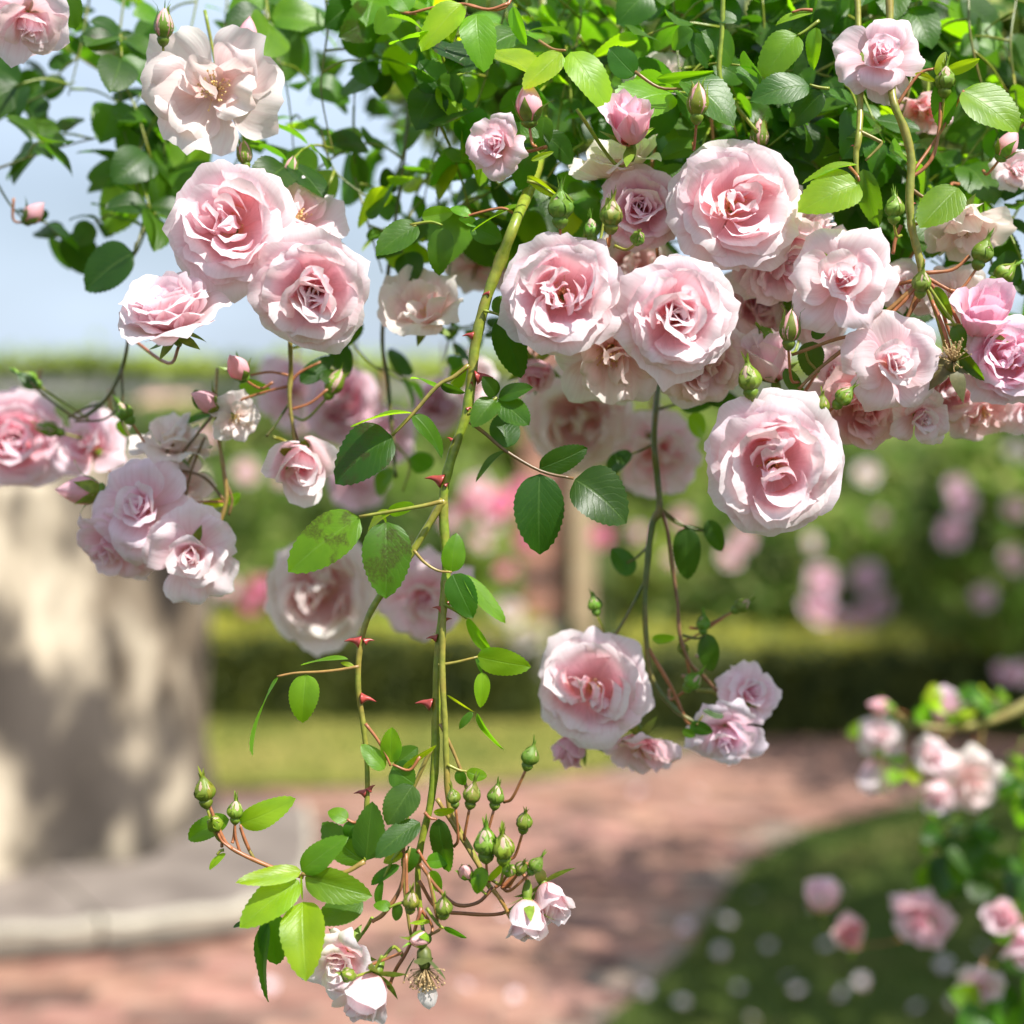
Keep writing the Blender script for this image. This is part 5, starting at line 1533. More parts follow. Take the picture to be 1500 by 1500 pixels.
leaf(c, [(606, 806), (622, 824), (642, 836), (662, 838)], [
    (662, 838, 666, 783, 36, 'light', -.004, .1), (663, 841, 692, 903, 46, 'mid', -.008, .2), (678, 842, 741, 912, 30, 'light', .0, -.7)], .985, 6, (0.30, 0.22, 0.06))
leaf(c, [(650, 885), (668, 895), (684, 906)], [(684, 906, 716, 962, 20, 'light', .0, .8), (668, 896, 690, 888, 9, 'yellow', .0, .6)], .99, 7)
leaf(c, [(642, 974), (668, 970), (700, 962)], [(698, 962, 776, 978, 42, 'light', -.006, .4), (706, 985, 706, 1038, 26, 'light', .0, -.3), (697, 962, 707, 988, 6, 'mid', 0, 0),
                                               (692, 1043, 672, 1068, 13, 'mid', .0, .3), (698, 1045, 731, 1104, 15, 'light', .0, .8), (655, 1018, 695, 1044, 5, 'yellow', 0, .7)], .992, 8, (0.28, 0.25, 0.05))
leaf(c, [(526, 976), (498, 981), (470, 984), (432, 986), (406, 991)], [
    (448, 988, 443, 1058, 48, 'light', -.006, .1), (510, 965, 440, 968, 15, 'light', .0, .8), (406, 991, 352, 1102, 20, 'light', .01, 1.0), (520, 978, 500, 968, 7, 'yellow', 0, .4)], .99, 9, (0.34, 0.20, 0.07))
leaf(c, [(535, 1060), (552, 1082), (565, 1105), (572, 1122)], [
    (573, 1117, 572, 1066, 32, 'light', -.004, -.2), (563, 1127, 530, 1090, 28, 'light', .0, .3), (578, 1120, 612, 1096, 32, 'mid', .0, .1), (574, 1124, 606, 1148, 44, 'mid', -.004, .2)], .988, 10)
leaf(c, [(615, 1108), (600, 1128), (575, 1120)], [(605, 1150, 570, 1208, 52, 'gloss', -.01, .2), (590, 1125, 640, 1092, 14, 'yellow', .0, .8)], .985, 110)
leaf(c, [(535, 1215), (532, 1245), (535, 1262)], [(537, 1260, 543, 1176, 48, 'gloss', -.008, .1), (533, 1262, 465, 1212, 46, 'mid', .004, -.3)], .985, 11)
leaf(c, [(622, 1190), (630, 1198), (640, 1200)], [(615, 1204, 548, 1248, 38, 'gloss', -.015, .45), (642, 1200, 655, 1284, 38, 'dark', .004, .3), (635, 1190, 668, 1188, 14, 'yellow', 0, .5)], .98, 12)
leaf(c, [(534, 1262), (505, 1278), (470, 1282), (441, 1280)], [
    (441, 1276, 346, 1291, 31, 'yellow', -.02, .3), (438, 1290, 350, 1353, 56, 'yellow', -.02, .15), (443, 1320, 449, 1428, 66, 'yellow', -.03, .05), (446, 1286, 541, 1310, 50, 'light', -.01, .1),
    (440, 1276, 502, 1228, 42, 'light', -.01, -.1), (441, 1282, 443, 1320, 4, 'yellow', 0, 0)], .975, 13, (0.30, 0.20, 0.06), 0.0012)
leaf(c, [(530, 1300), (500, 1310), (470, 1318)], [(532, 1322, 462, 1352, 44, 'gloss', -.006, .3), (392, 1352, 373, 1472, 36, 'mid', .006, .6), (402, 1338, 398, 1420, 46, 'mid', .004, .2), (360, 1350, 340, 1358, 9, 'dark', 0, .4)], .985, 14)
leaf(c, [(595, 1235), (575, 1260), (560, 1290)], [(590, 1250, 560, 1262, 20, 'yellow', 0, .5), (585, 1268, 540, 1292, 18, 'mid', 0, .6), (560, 1290, 548, 1330, 12, 'mid', 0, .5)], .982, 15)
leaf(c, [(612, 1245), (622, 1262), (632, 1275)], [(612, 1245, 585, 1275, 26, 'mid', 0, .3), (625, 1262, 660, 1258, 24, 'light', 0, .2), (632, 1275, 645, 1308, 22, 'light', 0, .4)], .985, 22)
leaf(c, [(655, 1120), (672, 1128), (684, 1130)], [(684, 1130, 712, 1142, 20, 'light', 0, .3), (672, 1128, 678, 1152, 18, 'mid', 0, .4)], .99, 23)
leaf(c, [(534, 1200), (520, 1205), (508, 1200)], [(510, 1200, 480, 1188, 26, 'light', 0, .3), (520, 1205, 505, 1228, 24, 'mid', 0, .2)], .985, 24)
leaf(c, [(598, 1320), (580, 1325), (570, 1330)], [(572, 1330, 548, 1322, 18, 'light', 0, .3), (585, 1324, 578, 1350, 18, 'mid', 0, .3)], .98, 25)
leaf(c, [(700, 1280), (703, 1300), (712, 1310)], [(706, 1270, 700, 1310, 26, 'light', -.004, .2), (715, 1290, 745, 1260, 14, 'yellow', 0, .5)], .97, 16)
leaf(c, [(625, 1330), (640, 1352), (650, 1360)], [(650, 1358, 684, 1375, 12, 'mid', 0, .7), (630, 1350, 600, 1352, 10, 'yellow', 0, .6)], .975, 17)
# upper leaves of the same cane
leaf(c, [(790, 60, 1.03), (810, 72, 1.01), (828, 74, 1.0)], [(822, 77, 768, 129, 44, 'yellow', -.01, .1), (836, 74, 893, 158, 60, 'yellow', -.012, -.1)], 1.0, 18, (0.36, 0.18, 0.06))
leaf(c, [(800, 170, 1.1), (790, 200, 1.05), (782, 215, 1.03)], [(780, 215, 752, 272, 40, 'mid', .0, .2), (790, 200, 735, 190, 36, 'mid', .0, .1), (797, 195, 845, 238, 38, 'dark', .01, -.2), (798, 170, 790, 222, 34, 'mid', 0, .3)], 1.03, 21)
leaf(c, [(757, 315), (735, 305), (700, 312), (680, 318)], [(765, 300, 688, 330, 26, 'light', 0, .8), (690, 315, 660, 302, 22, 'light', .0, .4)], 1.01, 19)
leaf(c, [(772, 265), (790, 270), (812, 285)], [(772, 258, 818, 290, 16, 'yellow', 0, .7), (778, 235, 812, 222, 9, 'yellow', 0, .3)], .99, 20)

# a spent flower under the bottom truss
sf = thing('spent_flower', P(625, 1400, .97), 'spent rose head of bare yellow stamens, one white petal still hanging, at the bottom', 'spent flower')
sr = empty('flower_head')
srng = random.Random(3)
ax = D(.08, -1, .25)
head = bpy.data.objects['flower_head']
head.parent = sf
head.matrix_parent_inverse = Matrix.Translation(-AT[sf.name])
head.matrix_world = frame(P(622, 1412, .97), ax)
stamens(srng, 0.034, head, True, 120)
for k in range(4):
    vv, ff, uu = strip(srng, 0.024, 0.0055, lambda s_, k=k: (0.002 + 0.012 * math.sin(1.2 * s_ + 0.2 * k), -0.004 + 0.020 * s_ * (0.2 if k % 2 else 0.75)), 8)
    link('sepal', mesh_of('sepal', rotz(vv, k * 1.5 + .4), ff, uu, (M_SEPAL,)), head, (0.12, 0.15, 0.045))
v, f = lathe_data([(0.0015, -0.012), (0.0045, -0.008), (0.005, -0.002), (0.003, 0.003)], 10)
link('hip', mesh_of('hip', v, f, mats=(M_SEPAL,)), head, (0.13, 0.17, 0.04))
vv, uu, nu, nv = petal(srng, 0.022, 0.007, [20, 5, 0, 40], 0.01, r0=0.004, z0=0.006, phi=-1.2)
link('petal', mesh_of('petal', vv, grid_faces(nu, nv), uu, (M_PETAL,)), head, WHITE)
tube('stalk', px_pts([(618, 1352, .975), (622, 1378, .972), (624, 1398, .97)], .97), [0.0012, 0.0014], M_STEM, sf, DULL)

sf2 = thing('spent_flower', P(1396, 520, .99), 'brown spent rose head of dry stamens between the lilac rose and the pale sunlit rose', 'spent flower')
head = empty('flower_head')
head.parent = sf2
head.matrix_parent_inverse = Matrix.Translation(-AT[sf2.name])
head.matrix_world = frame(P(1396, 532, .985), D(-.1, .55, .8))
stamens(srng, 0.034, head, True, 60)
for k in range(5):
    vv, ff, uu = strip(srng, 0.022, 0.005, lambda s_: (0.002 + 0.02 * s_, -0.003 - 0.012 * s_ * s_), 8)
    link('sepal', mesh_of('sepal', rotz(vv, k * 1.2566), ff, uu, (M_SEPAL,)), head, (0.13, 0.13, 0.05))
v, f = lathe_data([(0.0015, -0.012), (0.0045, -0.008), (0.005, -0.002), (0.003, 0.003)], 10)
link('hip', mesh_of('hip', v, f, mats=(M_SEPAL,)), head, (0.13, 0.15, 0.04))
tube('stalk', px_pts([(1365, 440, 1.0), (1385, 490, .995), (1398, 545, .99)], .99), [0.0012, 0.0013], M_STEM, sf2, RED)

# outlying truss of green buds at the lower left
c = cane('short reddish shoot carrying three green buds and two leaves before the pedestal', [(445, 1285), (410, 1275), (380, 1263), (352, 1250), (332, 1236), (318, 1208), (306, 1178)], .988,
         [0.0013, 0.0014, 0.0013, 0.0010], RED, 'rose_shoot')
twig(c, [(352, 1250), (345, 1225), (344, 1200)], .99, [0.0010, 0.0008], RED)
twig(c, [(340, 1244), (325, 1232), (318, 1218)], .987, [0.0009, 0.0008], RED)
twig(c, [(372, 1258), (360, 1235), (352, 1212)], .992, [0.0011, 0.0009], (0.25, 0.2, 0.06))
leaf(c, [(365, 1245), (356, 1222), (352, 1208)], [(350, 1207, 427, 1181, 38, 'yellow', -.012, .3), (352, 1205, 360, 1190, 16, 'mid', .006, .2)], .99, 30)
leaf(c, [(328, 1245), (318, 1252)], [(335, 1200, 267, 1226, 34, 'light', .01, .3), (330, 1250, 303, 1272, 12, 'yellow', 0, .6)], .99, 31)

# dark stem carrying the low truss
c = cane('dark hanging stem carrying the low truss of roses over the path', [(965, 560, 1.16), (958, 640), (963, 700), (966, 745), (955, 770), (948, 830), (945, 890), (948, 950), (958, 1000), (990, 1040), (1020, 1060)], 1.11,
         [0.0022, 0.0024, 0.0026, 0.0020, 0.0018, 0.0017], (0.10, 0.13, 0.03))
twig(c, [(968, 745), (978, 780), (985, 830), (992, 880), (996, 930), (1010, 970), (1030, 990), (1050, 1012)], 1.115, [0.0015, 0.0014], (0.20, 0.10, 0.05))
twig(c, [(945, 850), (925, 890), (905, 925), (892, 940)], 1.115, [0.0012, 0.0010], DULL)
twig(c, [(968, 745), (1000, 768), (1030, 778)], 1.12, [0.0010, 0.0008], DULL)
twig(c, [(1000, 940), (1030, 925), (1060, 905)], 1.125, [0.0008, 0.0008], RED)
twig(c, [(950, 950), (985, 1010), (1005, 1055), (1020, 1062)], 1.11, [0.0015, 0.0012], RED)
leaf(c, [(970, 750), (990, 765), (1008, 772)], [(1005, 772, 1008, 850, 42, 'dark', 0, .2), (1036, 762, 1060, 808, 28, 'dark', 0, .3), (1000, 770, 1036, 778, 8, 'dark', 0, .3)], 1.12, 32, DULL)
leaf(c, [(950, 800), (935, 815), (918, 825)], [(925, 842, 900, 800, 36, 'dark', 0, .2)], 1.14, 33, DULL)
leaf(c, [(1000, 930), (1020, 935), (1034, 930)], [(1036, 928, 1040, 985, 32, 'dark', 0, .3), (955, 935, 990, 935, 16, 'light', 0, .5)], 1.12, 34, DULL)
leaf(c, [(958, 650), (938, 660), (925, 665)], [(908, 680, 915, 655, 22, 'dark', .02, .3), (925, 665, 880, 690, 30, 'dark', .02, .3)], 1.12, 35, DULL)
leaf(c, [(962, 600, 1.14), (1000, 590, 1.14), (1040, 585, 1.15)], [(1000, 600, 1060, 570, 30, 'dark', .02, .2), (1010, 610, 1040, 640, 34, 'light', .02, .1), (1030, 580, 1090, 590, 28, 'dark', .02, .4)], 1.15, 36, DULL)
leaf(c, [(1020, 1062), (1025, 1055), (1030, 1048)], [(1010, 1062, 1045, 1072, 22, 'dark', 0, .4), (1060, 1050, 1030, 1040, 16, 'dark', 0, .4), (1000, 1070, 1020, 1078, 14, 'mid', 0, .4)], 1.10, 37, DULL)

# long cane at the right under the star shaped rose
c = cane('long smooth yellow green cane from the star shaped rose to the red stalks', [(1302, -40, 1.03), (1305, 80, 1.02), (1308, 145), (1325, 190), (1335, 235), (1332, 290), (1336, 335), (1346, 375), (1352, 410)], 1.0,
         [0.0024, 0.0026, 0.0028, 0.0026, 0.0024], (0.26, 0.28, 0.05))
for pts, col in (([(1352, 405), (1385, 440), (1405, 475), (1412, 500)], RED), ([(1352, 408), (1368, 450), (1380, 490), (1388, 520)], GREEN), ([(1350, 408), (1325, 440), (1300, 465)], RED),
                 ([(1350, 408), (1335, 450), (1322, 480)], (0.25, 0.12, 0.05)), ([(1354, 405), (1390, 425), (1420, 445)], RED), ([(1332, 275), (1355, 290), (1385, 300)], (0.2, 0.12, 0.05)),
                 ([(1330, 262), (1352, 248), (1368, 225), (1376, 185), (1378, 150)], RED), ([(1353, 400), (1395, 395), (1420, 375)], RED), ([(1320, 330), (1312, 350), (1308, 372)], RED),
                 ([(1345, 415), (1300, 455), (1250, 500), (1200, 540), (1170, 570)], (0.24, 0.14, 0.05)), ([(1340, 420), (1270, 480), (1215, 500), (1160, 520)], (0.26, 0.14, 0.05))):
    twig(c, pts, 1.005, [0.0014, 0.0011], col)
for x, y, dx, dy, ln in ((1333, 240, -.7, 0, 9), (1330, 210, -.5, -.5, 9), (1336, 300, .7, -.3, 9)):
    thorn(c, x, y, 1.0, dx, dy, ln)
leaf(c, [(1336, 330), (1370, 318), (1402, 285)], [(1404, 275, 1350, 332, 62, 'light', -.01, .2), (1340, 320, 1362, 322, 8, 'yellow', 0, .3)], 1.0, 40)
leaf(c, [(1330, 262), (1380, 190, 1.01), (1412, 132, 1.0)], [(1410, 132, 1492, 190, 82, 'light', -.01, -.25), (1385, 118, 1378, 190, 40, 'mid', .012, .5)], 1.0, 41, RED)
leaf(c, [(1310, 160), (1345, 110), (1370, 100)], [(1372, 110, 1388, 75, 20, 'yellow', 0, .4), (1385, 105, 1440, 88, 22, 'yellow', 0, .8), (1340, 108, 1372, 118, 10, 'yellow', 0, .3)], 1.0, 42)
leaf(c, [(1355, 412), (1388, 460), (1400, 478)], [(1400, 475, 1408, 512, 24, 'mid', 0, .3), (1395, 505, 1440, 560, 20, 'mid', 0, .6), (1370, 420, 1395, 470, 20, 'mid', 0, .6)], .985, 43)
leaf(c, [(1200, 545), (1185, 530), (1180, 515)], [(1190, 500, 1185, 552, 40, 'dark', 0, .3), (1190, 495, 1215, 470, 22, 'dark', 0, .4), (1150, 540, 1175, 585, 22, 'mid', 0, .4)], 1.02, 44)
leaf(c, [(1245, 245, 1.0), (1256, 258), (1258, 266)], [(1258, 268, 1176, 302, 72, 'light', -.012, .1), (1264, 248, 1282, 335, 36, 'mid', .006, .4), (1256, 240, 1175, 258, 22, 'light', 0, .8)], .99, 45, RED)
c = cane('second yellow green cane beside the star shaped rose ending in three broad leaves', [(1255, -50, 1.04), (1258, 60, 1.03), (1260, 150, 1.01), (1258, 200), (1254, 225), (1256, 262)], 1.0, [0.0020, 0.0022, 0.0022, 0.0012], (0.28, 0.30, 0.05))
twig(c, [(1258, 192), (1285, 205), (1290, 212), (1268, 235)], 1.0, [0.0014, 0.0008], (0.26, 0.22, 0.06))
thorn(c, 1254, 215, 1.0, -.8, -.2, 10)

# stems of the sky-side trusses
c = cane('dark thin truss stalk in front of the sky below the side view rose', [(190, 480, 1.10), (183, 525), (170, 560), (150, 590), (118, 612), (95, 602), (60, 575), (45, 560)], 1.14, [0.0012, 0.0016, 0.0014, 0.0010, 0.0008], (0.09, 0.11, 0.03), 'rose_shoot')
for pts in ([(165, 565), (172, 600), (190, 640), (215, 665)], [(150, 590), (120, 600), (100, 612)], [(178, 540), (180, 580), (178, 590)], [(172, 600), (150, 615), (110, 617)]):
    twig(c, pts, 1.14, [0.0010, 0.0009], (0.10, 0.10, 0.035))
leaf(c, [(45, 560), (38, 552)], [(52, 568, 27, 545, 22, 'dark', 0, .3), (175, 615, 185, 640, 18, 'light', 0, .3)], 1.15, 50, DULL)
c = cane('brown flecked stalks bearing the lower rose cluster over the pedestal', [(318, 540, 1.12), (316, 590), (320, 640), (328, 690), (332, 730), (322, 765), (315, 780)], 1.10, [0.0012, 0.0015, 0.0016, 0.0018], (0.30, 0.20, 0.06), 'rose_shoot')
for pts in ([(330, 735), (300, 700), (262, 690), (235, 700)], [(318, 600), (270, 660), (240, 700)], [(300, 640), (280, 690), (270, 735)], [(328, 700), (340, 730), (335, 755)], [(255, 650), (215, 690), (180, 700)]):
    twig(c, pts, 1.11, [0.0011, 0.0010], (0.16, 0.10, 0.045))
leaf(c, [(332, 735), (300, 735), (275, 738)], [(335, 735, 290, 742, 18, 'yellow', 0, .4), (335, 740, 352, 722, 16, 'light', 0, .3), (330, 600, 262, 620, 20, 'mid', .02, .4)], 1.11, 51)
c = cane('olive forked stalks with dusky buds hanging beneath the downturned rose', [(425, 500, 1.06), (426, 545), (424, 580), (428, 620), (432, 650)], 1.08, [0.0016, 0.0018, 0.0013, 0.0009], (0.22, 0.20, 0.045), 'rose_shoot')
for pts, col in (([(424, 565), (385, 575), (345, 588)], RED), ([(425, 550), (395, 545), (365, 550)], RED), ([(424, 590), (405, 620), (390, 640)], DULL), ([(426, 600), (455, 590), (480, 570)], RED), ([(424, 605), (435, 640), (440, 660)], (0.14, 0.07, 0.04))):
    twig(c, pts, 1.085, [0.0010, 0.0009], col)
leaf(c, [(425, 560), (440, 545), (470, 530)], [(440, 560, 490, 520, 30, 'dark', .01, .4), (470, 555, 505, 545, 24, 'dark', .02, .3), (350, 565, 395, 572, 24, 'light', 0, .4), (300, 600, 285, 570, 26, 'dark', 0, .3)], 1.09, 52)
leaf(c, [(425, 510), (450, 505), (500, 500)], [(470, 505, 535, 470, 44, 'dark', .02, .2), (500, 500, 500, 560, 44, 'dark', .02, .3)], 1.12, 53)
c = cane('thin straight dark stem behind the thick cane with hanging buds', [(600, 120, 1.2), (592, 230), (578, 330), (566, 420), (560, 500), (568, 560), (575, 640), (580, 700)], 1.16, [0.0012, 0.0015, 0.0017, 0.0015], DULL)
leaf(c, [(575, 345), (590, 336), (610, 330)], [(612, 330, 548, 366, 48, 'mid', -.01, .1), (618, 318, 665, 312, 26, 'light', 0, .4)], 1.02, 54)
leaf(c, [(600, 330), (630, 325), (648, 330)], [(648, 333, 645, 402, 40, 'mid', .0, .2), (690, 330, 735, 352, 36, 'mid', .0, .2), (700, 330, 672, 318, 20, 'light', 0, .4)], 1.02, 55)
leaf(c, [(580, 650), (600, 680), (590, 720)], [(600, 670, 640, 690, 34, 'mid', .02, .3), (575, 690, 540, 720, 30, 'mid', .02, .3)], 1.2, 56)

# side branch at the right, nearer than the shrubs
c = cane('mossy yellow green side branch reaching in over the shaded lawn', [(1640, 960), (1560, 1000), (1480, 1045), (1410, 1065), (1340, 1062), (1310, 1045)], 1.62, [0.010, 0.008, 0.004, 0.0025, 0.0015], (0.32, 0.28, 0.10))
for pts in ([(1400, 1065), (1375, 1085), (1372, 1095)], [(1440, 1058), (1435, 1100), (1428, 1125)], [(1335, 1062), (1318, 1075), (1300, 1082)], [(1330, 1062), (1312, 1100), (1290, 1118)], [(1420, 1064), (1398, 1045), (1388, 1042)]):
    twig(c, pts, 1.62, [0.0016, 0.0012], (0.28, 0.22, 0.07))
lr = random.Random(61)
for x, y in ((1490, 1050), (1470, 1035), (1500, 1080), (1340, 1050), (1330, 1090), (1395, 1050), (1460, 1120), (1490, 1110), (1440, 1040), (1345, 1120), (1480, 1140)):
    random_leaf(c, P(x, y, 1.63), Vector((lr.uniform(-1, .4), lr.uniform(-.5, .5), lr.uniform(-.7, .5))), lr, 0.028, 5, ('light', 'yellow', 'mid'), True)


def leafy(label, runs, n_per, size, tones, seed, group='leafy branches of the climbing rose', far=False, rad=0.0011, color=(0.12, 0.16, 0.03), cat='rose branch'):
    """a leafy branch: runs of pixel waypoints (x, y, depth), with compound leaves set along each"""
    r = random.Random(seed)
    t = thing('rose_branch', P(*runs[0][0]), label, cat, group)
    for pts in runs:
        path = spline([tuple(P(*p)) for p in pts], 8)
        tube('stem', [tuple(p) for p in path[::4]], [rad, rad * 0.5], M_STEM, t, color, n=3, sides=6)
        ln = sum(np.linalg.norm(path[i + 1] - path[i]) for i in range(len(path) - 1))
        k = max(1, int(ln / 0.1 * n_per * 1.9))
        for i in range(k):
            q = path[min(len(path) - 1, int((i + r.random()) / k * (len(path) - 1)))]
            dr = Vector((r.gauss(0, 1), r.gauss(0, 0.8), r.gauss(-0.25, 0.7)))
            random_leaf(t, q, dr, r, size * r.uniform(0.85, 1.3), r.choice((5, 5, 3)), tones, far)
    return t


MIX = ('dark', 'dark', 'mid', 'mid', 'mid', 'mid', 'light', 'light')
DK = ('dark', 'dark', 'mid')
# canopy: branches named by what they hang over
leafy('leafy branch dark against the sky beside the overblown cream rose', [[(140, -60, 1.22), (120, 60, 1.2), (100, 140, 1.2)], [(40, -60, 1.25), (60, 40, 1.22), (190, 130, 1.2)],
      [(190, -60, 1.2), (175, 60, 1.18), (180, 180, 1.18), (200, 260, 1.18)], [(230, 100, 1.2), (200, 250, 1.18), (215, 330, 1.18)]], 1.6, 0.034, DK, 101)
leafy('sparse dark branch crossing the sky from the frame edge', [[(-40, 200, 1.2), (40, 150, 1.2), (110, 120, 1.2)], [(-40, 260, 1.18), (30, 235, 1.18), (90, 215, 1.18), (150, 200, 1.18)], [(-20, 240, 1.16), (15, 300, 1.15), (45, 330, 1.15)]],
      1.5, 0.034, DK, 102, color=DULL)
leafy('leafy branch hanging behind the overblown cream rose and its bud', [[(300, -60, 1.2), (280, 40, 1.18), (250, 150, 1.16), (240, 230, 1.16)], [(380, -60, 1.2), (390, 30, 1.18), (420, 130, 1.16), (430, 220, 1.15)],
      [(340, -60, 1.24), (330, 50, 1.22), (350, 160, 1.2), (380, 220, 1.2)]], 1.5, 0.036, MIX, 103)
leafy('leafy branch between overblown cream rose and the small half open rose', [[(470, -60, 1.15), (480, 40, 1.13), (470, 130, 1.12), (490, 230, 1.12)], [(560, -60, 1.2), (540, 40, 1.18), (520, 130, 1.16), (520, 240, 1.15)],
      [(620, -60, 1.18), (610, 60, 1.16), (600, 180, 1.15), (580, 260, 1.15)], [(470, 190, 1.12), (490, 250, 1.12), (540, 290, 1.12)]], 1.5, 0.036, MIX, 104)
leafy('dense leafy branch above the small half open rose and its pink bud', [[(690, -60, 1.08), (680, 20, 1.07), (650, 110, 1.07), (640, 200, 1.08)], [(760, -60, 1.12), (730, 50, 1.1), (700, 150, 1.1), (660, 260, 1.1)],
      [(720, -60, 1.2), (700, 100, 1.18), (640, 220, 1.17), (620, 300, 1.17)], [(800, 220, 1.12), (720, 280, 1.1), (660, 310, 1.1)]], 2.8, 0.034, ('dark', 'mid', 'mid', 'light', 'yellow'), 105)
leafy('leafy branch behind the yellow leaves and the plump pink cup', [[(850, -60, 1.15), (850, 40, 1.12), (830, 130, 1.12), (860, 220, 1.1)], [(920, -60, 1.18), (910, 60, 1.16), (880, 160, 1.14)], [(980, -60, 1.12), (990, 40, 1.1), (1000, 120, 1.08), (1050, 190, 1.08)]],
      3.2, 0.036, MIX, 106)
leafy('thick leafy branch above the rose with twisted white heart', [[(1060, -60, 1.1), (1055, 40, 1.08), (1060, 130, 1.06), (1080, 200, 1.07)], [(1130, -60, 1.15), (1120, 60, 1.12), (1130, 160, 1.1), (1160, 230, 1.1)],
      [(1190, -60, 1.18), (1180, 40, 1.15), (1200, 150, 1.12), (1200, 260, 1.12)]], 3.4, 0.036, MIX, 107)
leafy('leafy branch draped round the star shaped rose', [[(1230, -60, 1.12), (1230, 60, 1.1), (1240, 160, 1.08), (1230, 240, 1.08)], [(1360, -60, 1.12), (1340, 60, 1.1), (1330, 140, 1.08), (1290, 240, 1.1)], [(1290, -60, 1.15), (1270, 80, 1.12), (1300, 220, 1.12), (1290, 330, 1.12)]],
      3.0, 0.036, MIX, 108)
leafy('leafy branch at the frame edge above the dusky pink bud', [[(1420, -60, 1.12), (1420, 40, 1.1), (1440, 130, 1.1), (1470, 220, 1.1)], [(1500, -60, 1.15), (1480, 60, 1.12), (1490, 160, 1.12), (1480, 290, 1.12)], [(1440, 200, 1.12), (1440, 300, 1.1), (1450, 380, 1.1)],
      [(1530, 250, 1.12), (1480, 330, 1.12), (1460, 450, 1.12)]], 2.7, 0.036, MIX, 109)
leafy('shaded leafy branch between the star shaped rose and the rolled heart rose', [[(1200, 200, 1.15), (1230, 280, 1.13), (1240, 330, 1.12)], [(1270, 200, 1.16), (1290, 290, 1.15), (1300, 360, 1.14)], [(1390, 190, 1.16), (1370, 270, 1.15), (1330, 350, 1.14), (1310, 400, 1.14)]],
      2.2, 0.036, MIX, 110)
# shaded depths of the canopy
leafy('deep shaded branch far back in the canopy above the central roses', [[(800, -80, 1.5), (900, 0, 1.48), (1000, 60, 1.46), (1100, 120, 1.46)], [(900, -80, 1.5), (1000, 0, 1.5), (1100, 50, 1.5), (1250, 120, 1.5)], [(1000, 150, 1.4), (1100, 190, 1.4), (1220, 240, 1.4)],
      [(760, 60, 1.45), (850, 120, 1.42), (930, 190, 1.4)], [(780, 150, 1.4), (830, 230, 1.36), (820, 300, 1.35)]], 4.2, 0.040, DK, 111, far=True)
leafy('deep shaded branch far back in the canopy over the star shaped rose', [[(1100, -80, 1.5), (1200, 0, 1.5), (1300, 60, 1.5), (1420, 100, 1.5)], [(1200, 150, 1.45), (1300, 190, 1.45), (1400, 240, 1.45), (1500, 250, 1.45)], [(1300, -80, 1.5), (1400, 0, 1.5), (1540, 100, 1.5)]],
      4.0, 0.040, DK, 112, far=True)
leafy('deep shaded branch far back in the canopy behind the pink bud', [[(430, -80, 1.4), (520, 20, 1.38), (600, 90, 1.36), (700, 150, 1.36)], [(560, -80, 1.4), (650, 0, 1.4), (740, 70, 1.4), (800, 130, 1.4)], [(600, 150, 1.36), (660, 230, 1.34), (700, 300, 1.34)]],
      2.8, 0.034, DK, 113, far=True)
leafy('drooping leafy sprig behind the downturned rose of the trio', [[(520, 260, 1.15), (540, 330, 1.14), (560, 400, 1.14)], [(640, 290, 1.15), (660, 360, 1.14), (655, 420, 1.14)]], 1.6, 0.026, MIX, 114)
leafy('single dark sprig with a broad leaf between sky and the side view rose', [[(215, 330, 1.16), (205, 360, 1.15), (190, 385, 1.15)]], .01, 0.03, DK, 115)

leafy('shaded leafy sprays behind the band of central and right roses', [[(800, 250, 1.2), (860, 310, 1.18), (900, 360, 1.18)], [(960, 240, 1.2), (1010, 330, 1.18), (1050, 400, 1.18)], [(1130, 260, 1.2), (1150, 350, 1.18), (1190, 420, 1.18)],
      [(1330, 330, 1.2), (1400, 400, 1.18), (1480, 440, 1.18)], [(1180, 480, 1.16), (1230, 530, 1.15), (1290, 560, 1.15)]], 2.0, 0.032, MIX, 116)
leafy('soft leafy growth at the frame edge under the mossy side branch', [[(1560, 1120, 1.66), (1480, 1160, 1.66), (1400, 1200, 1.68)], [(1560, 1200, 1.68), (1470, 1230, 1.68), (1390, 1270, 1.7)], [(1560, 1290, 1.66), (1490, 1310, 1.66), (1420, 1330, 1.66)],
      [(1560, 1040, 1.66), (1510, 1100, 1.66), (1480, 1190, 1.66)], [(1560, 1380, 1.64), (1500, 1400, 1.64), (1430, 1420, 1.64)]], 2.4, 0.040, ('dark', 'mid', 'mid', 'light'), 117, far=True)
c = cane('short green cane bearing the nodding corner rose above the sky', [(140, -60, 1.2), (80, -85, 1.1), (40, -75, 1.02), (20, -58, 1.0)], 1.0, [0.0018, 0.0014, 0.0012], GREEN)
leaf(c, [(60, -80, 1.05), (90, -40, 1.03), (100, -10, 1.02)], [(98, -12, 108, 40, 40, 'mid', 0, .2), (95, -20, 60, 0, 30, 'mid', .03, .1)], 1.04, 70)
leafy('thin leafy spray behind the thick cane between downturned and beige pink roses', [[(640, 400, 1.2), (660, 470, 1.2), (650, 530, 1.2)], [(500, 480, 1.2), (540, 530, 1.2), (590, 560, 1.2)]], 1.5, 0.026, MIX, 118)
t = thing('rose_branch', P(1000, 100, 1.0), 'sunlit leafy shoot with the glossy white sheened leaf near the top', 'rose branch', 'leafy branches of the climbing rose')
twig(t, [(1060, -60), (1058, 40), (1054, 110), (1075, 150), (1110, 195)], 1.02, [0.0018, 0.0016, 0.0012], GREEN, 'stem')
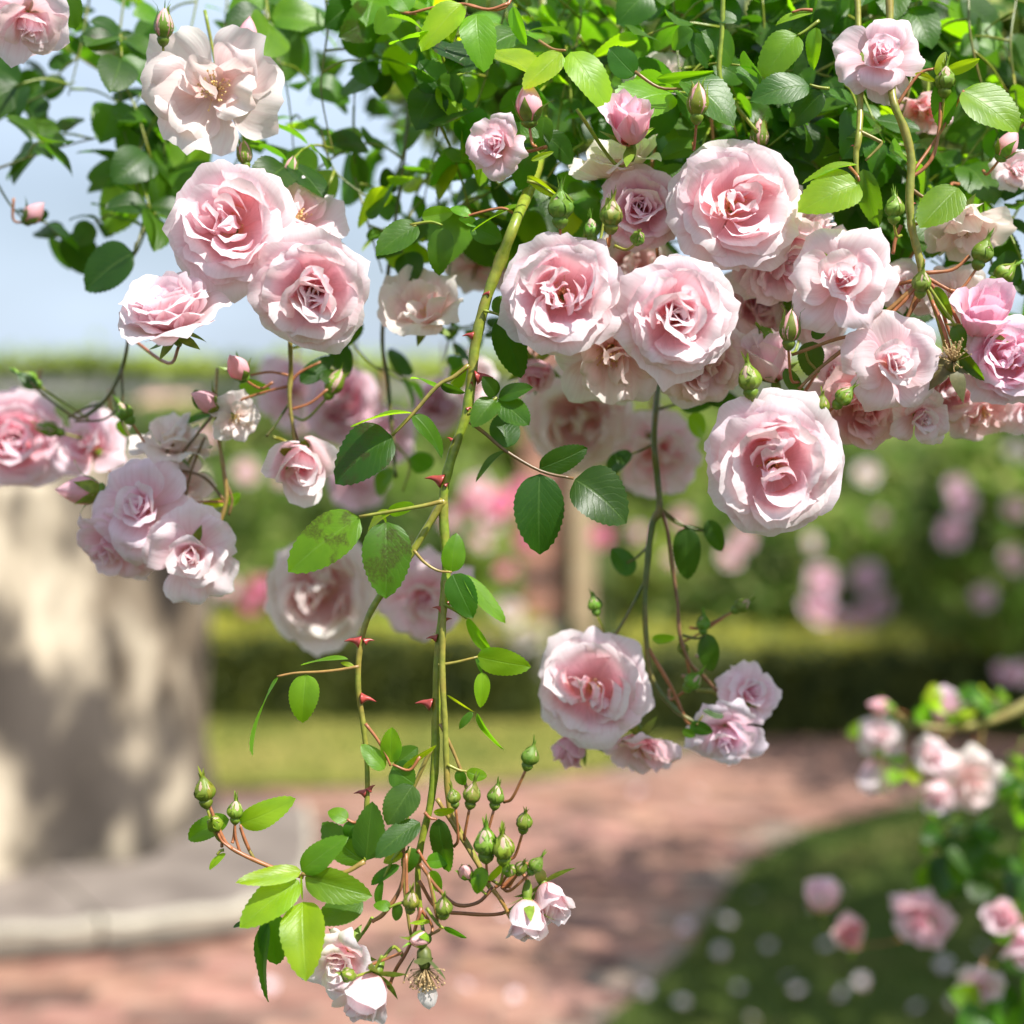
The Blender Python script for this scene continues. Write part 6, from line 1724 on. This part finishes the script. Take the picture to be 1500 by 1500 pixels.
leaf(t, [(930, 105), (965, 128), (1000, 130)], [(998, 116, 1084, 166, 82, 'gloss', -.012, -.55), (930, 110, 890, 70, 42, 'gloss', 0, -.4), (962, 116, 1050, 108, 20, 'light', 0, .9)], 1.0, 60, (0.22, 0.14, 0.05))
leaf(t, [(1200, 30), (1180, 45), (1168, 52)], [(1168, 50, 1110, 108, 58, 'light', -.006, .1), (1195, 40, 1190, 100, 26, 'light', 0, .5)], 1.01, 61)
leaf(t, [(1215, 130), (1200, 128), (1186, 124)], [(1186, 124, 1104, 134, 52, 'gloss', -.01, .2), (1205, 135, 1155, 185, 44, 'dark', .01, .1)], 1.0, 62)
leaf(t, [(1190, 15), (1160, 18)], [(1190, 18, 1136, 28, 15, 'yellow', 0, .6), (1080, 30, 1040, 18, 24, 'mid', 0, .3), (1015, 45, 980, 70, 34, 'mid', .01, .2)], 1.02, 63)
t = thing('rose_branch', P(700, 10, 1.0), 'bright backlit shoot of rounded young leaves at the top beside the sky gap', 'rose branch', 'leafy branches of the climbing rose')
twig(t, [(760, -50, 1.03), (745, 5), (715, 14), (680, 6), (640, 10), (600, 20)], 1.01, [0.0012, 0.0009], RED, 'stem')
leaf(t, [(745, 5), (715, 14), (680, 6)], [(676, 5, 614, 66, 54, 'yellow', -.01, .1), (698, 18, 700, 93, 54, 'light', -.012, .05), (750, 10, 768, 65, 22, 'light', 0, .6)], 1.0, 64, RED)
leaf(t, [(610, 20), (590, 18), (580, 10)], [(585, 15, 548, 45, 44, 'light', 0, .1), (600, 15, 575, -20, 40, 'light', 0, .2), (640, 120, 690, 138, 40, 'mid', .02, .2)], 1.05, 65)
t = thing('rose_branch', P(200, 370, 1.12), 'lone broad dark leaf hanging in the open sky above the side view rose', 'rose branch', 'leafy branches of the climbing rose')
twig(t, [(215, 300, 1.16), (205, 345), (195, 372)], 1.13, [0.0010, 0.0008], DULL, 'stem')
leaf(t, [(200, 355), (196, 372)], [(195, 370, 117, 415, 76, 'dark', 0, .1), (190, 380, 150, 400, 30, 'dark', .01, .6)], 1.13, 66, DULL)

# the dim mass of leaves deep inside the climber
def canopy_lobes(px):
    out = []
    for x, y, d, hw, hh in px:
        p = P(x, y, d)
        out.append((p.x, p.y, p.z, hw * PX * d, 0.16, hh * PX * d))
    return out


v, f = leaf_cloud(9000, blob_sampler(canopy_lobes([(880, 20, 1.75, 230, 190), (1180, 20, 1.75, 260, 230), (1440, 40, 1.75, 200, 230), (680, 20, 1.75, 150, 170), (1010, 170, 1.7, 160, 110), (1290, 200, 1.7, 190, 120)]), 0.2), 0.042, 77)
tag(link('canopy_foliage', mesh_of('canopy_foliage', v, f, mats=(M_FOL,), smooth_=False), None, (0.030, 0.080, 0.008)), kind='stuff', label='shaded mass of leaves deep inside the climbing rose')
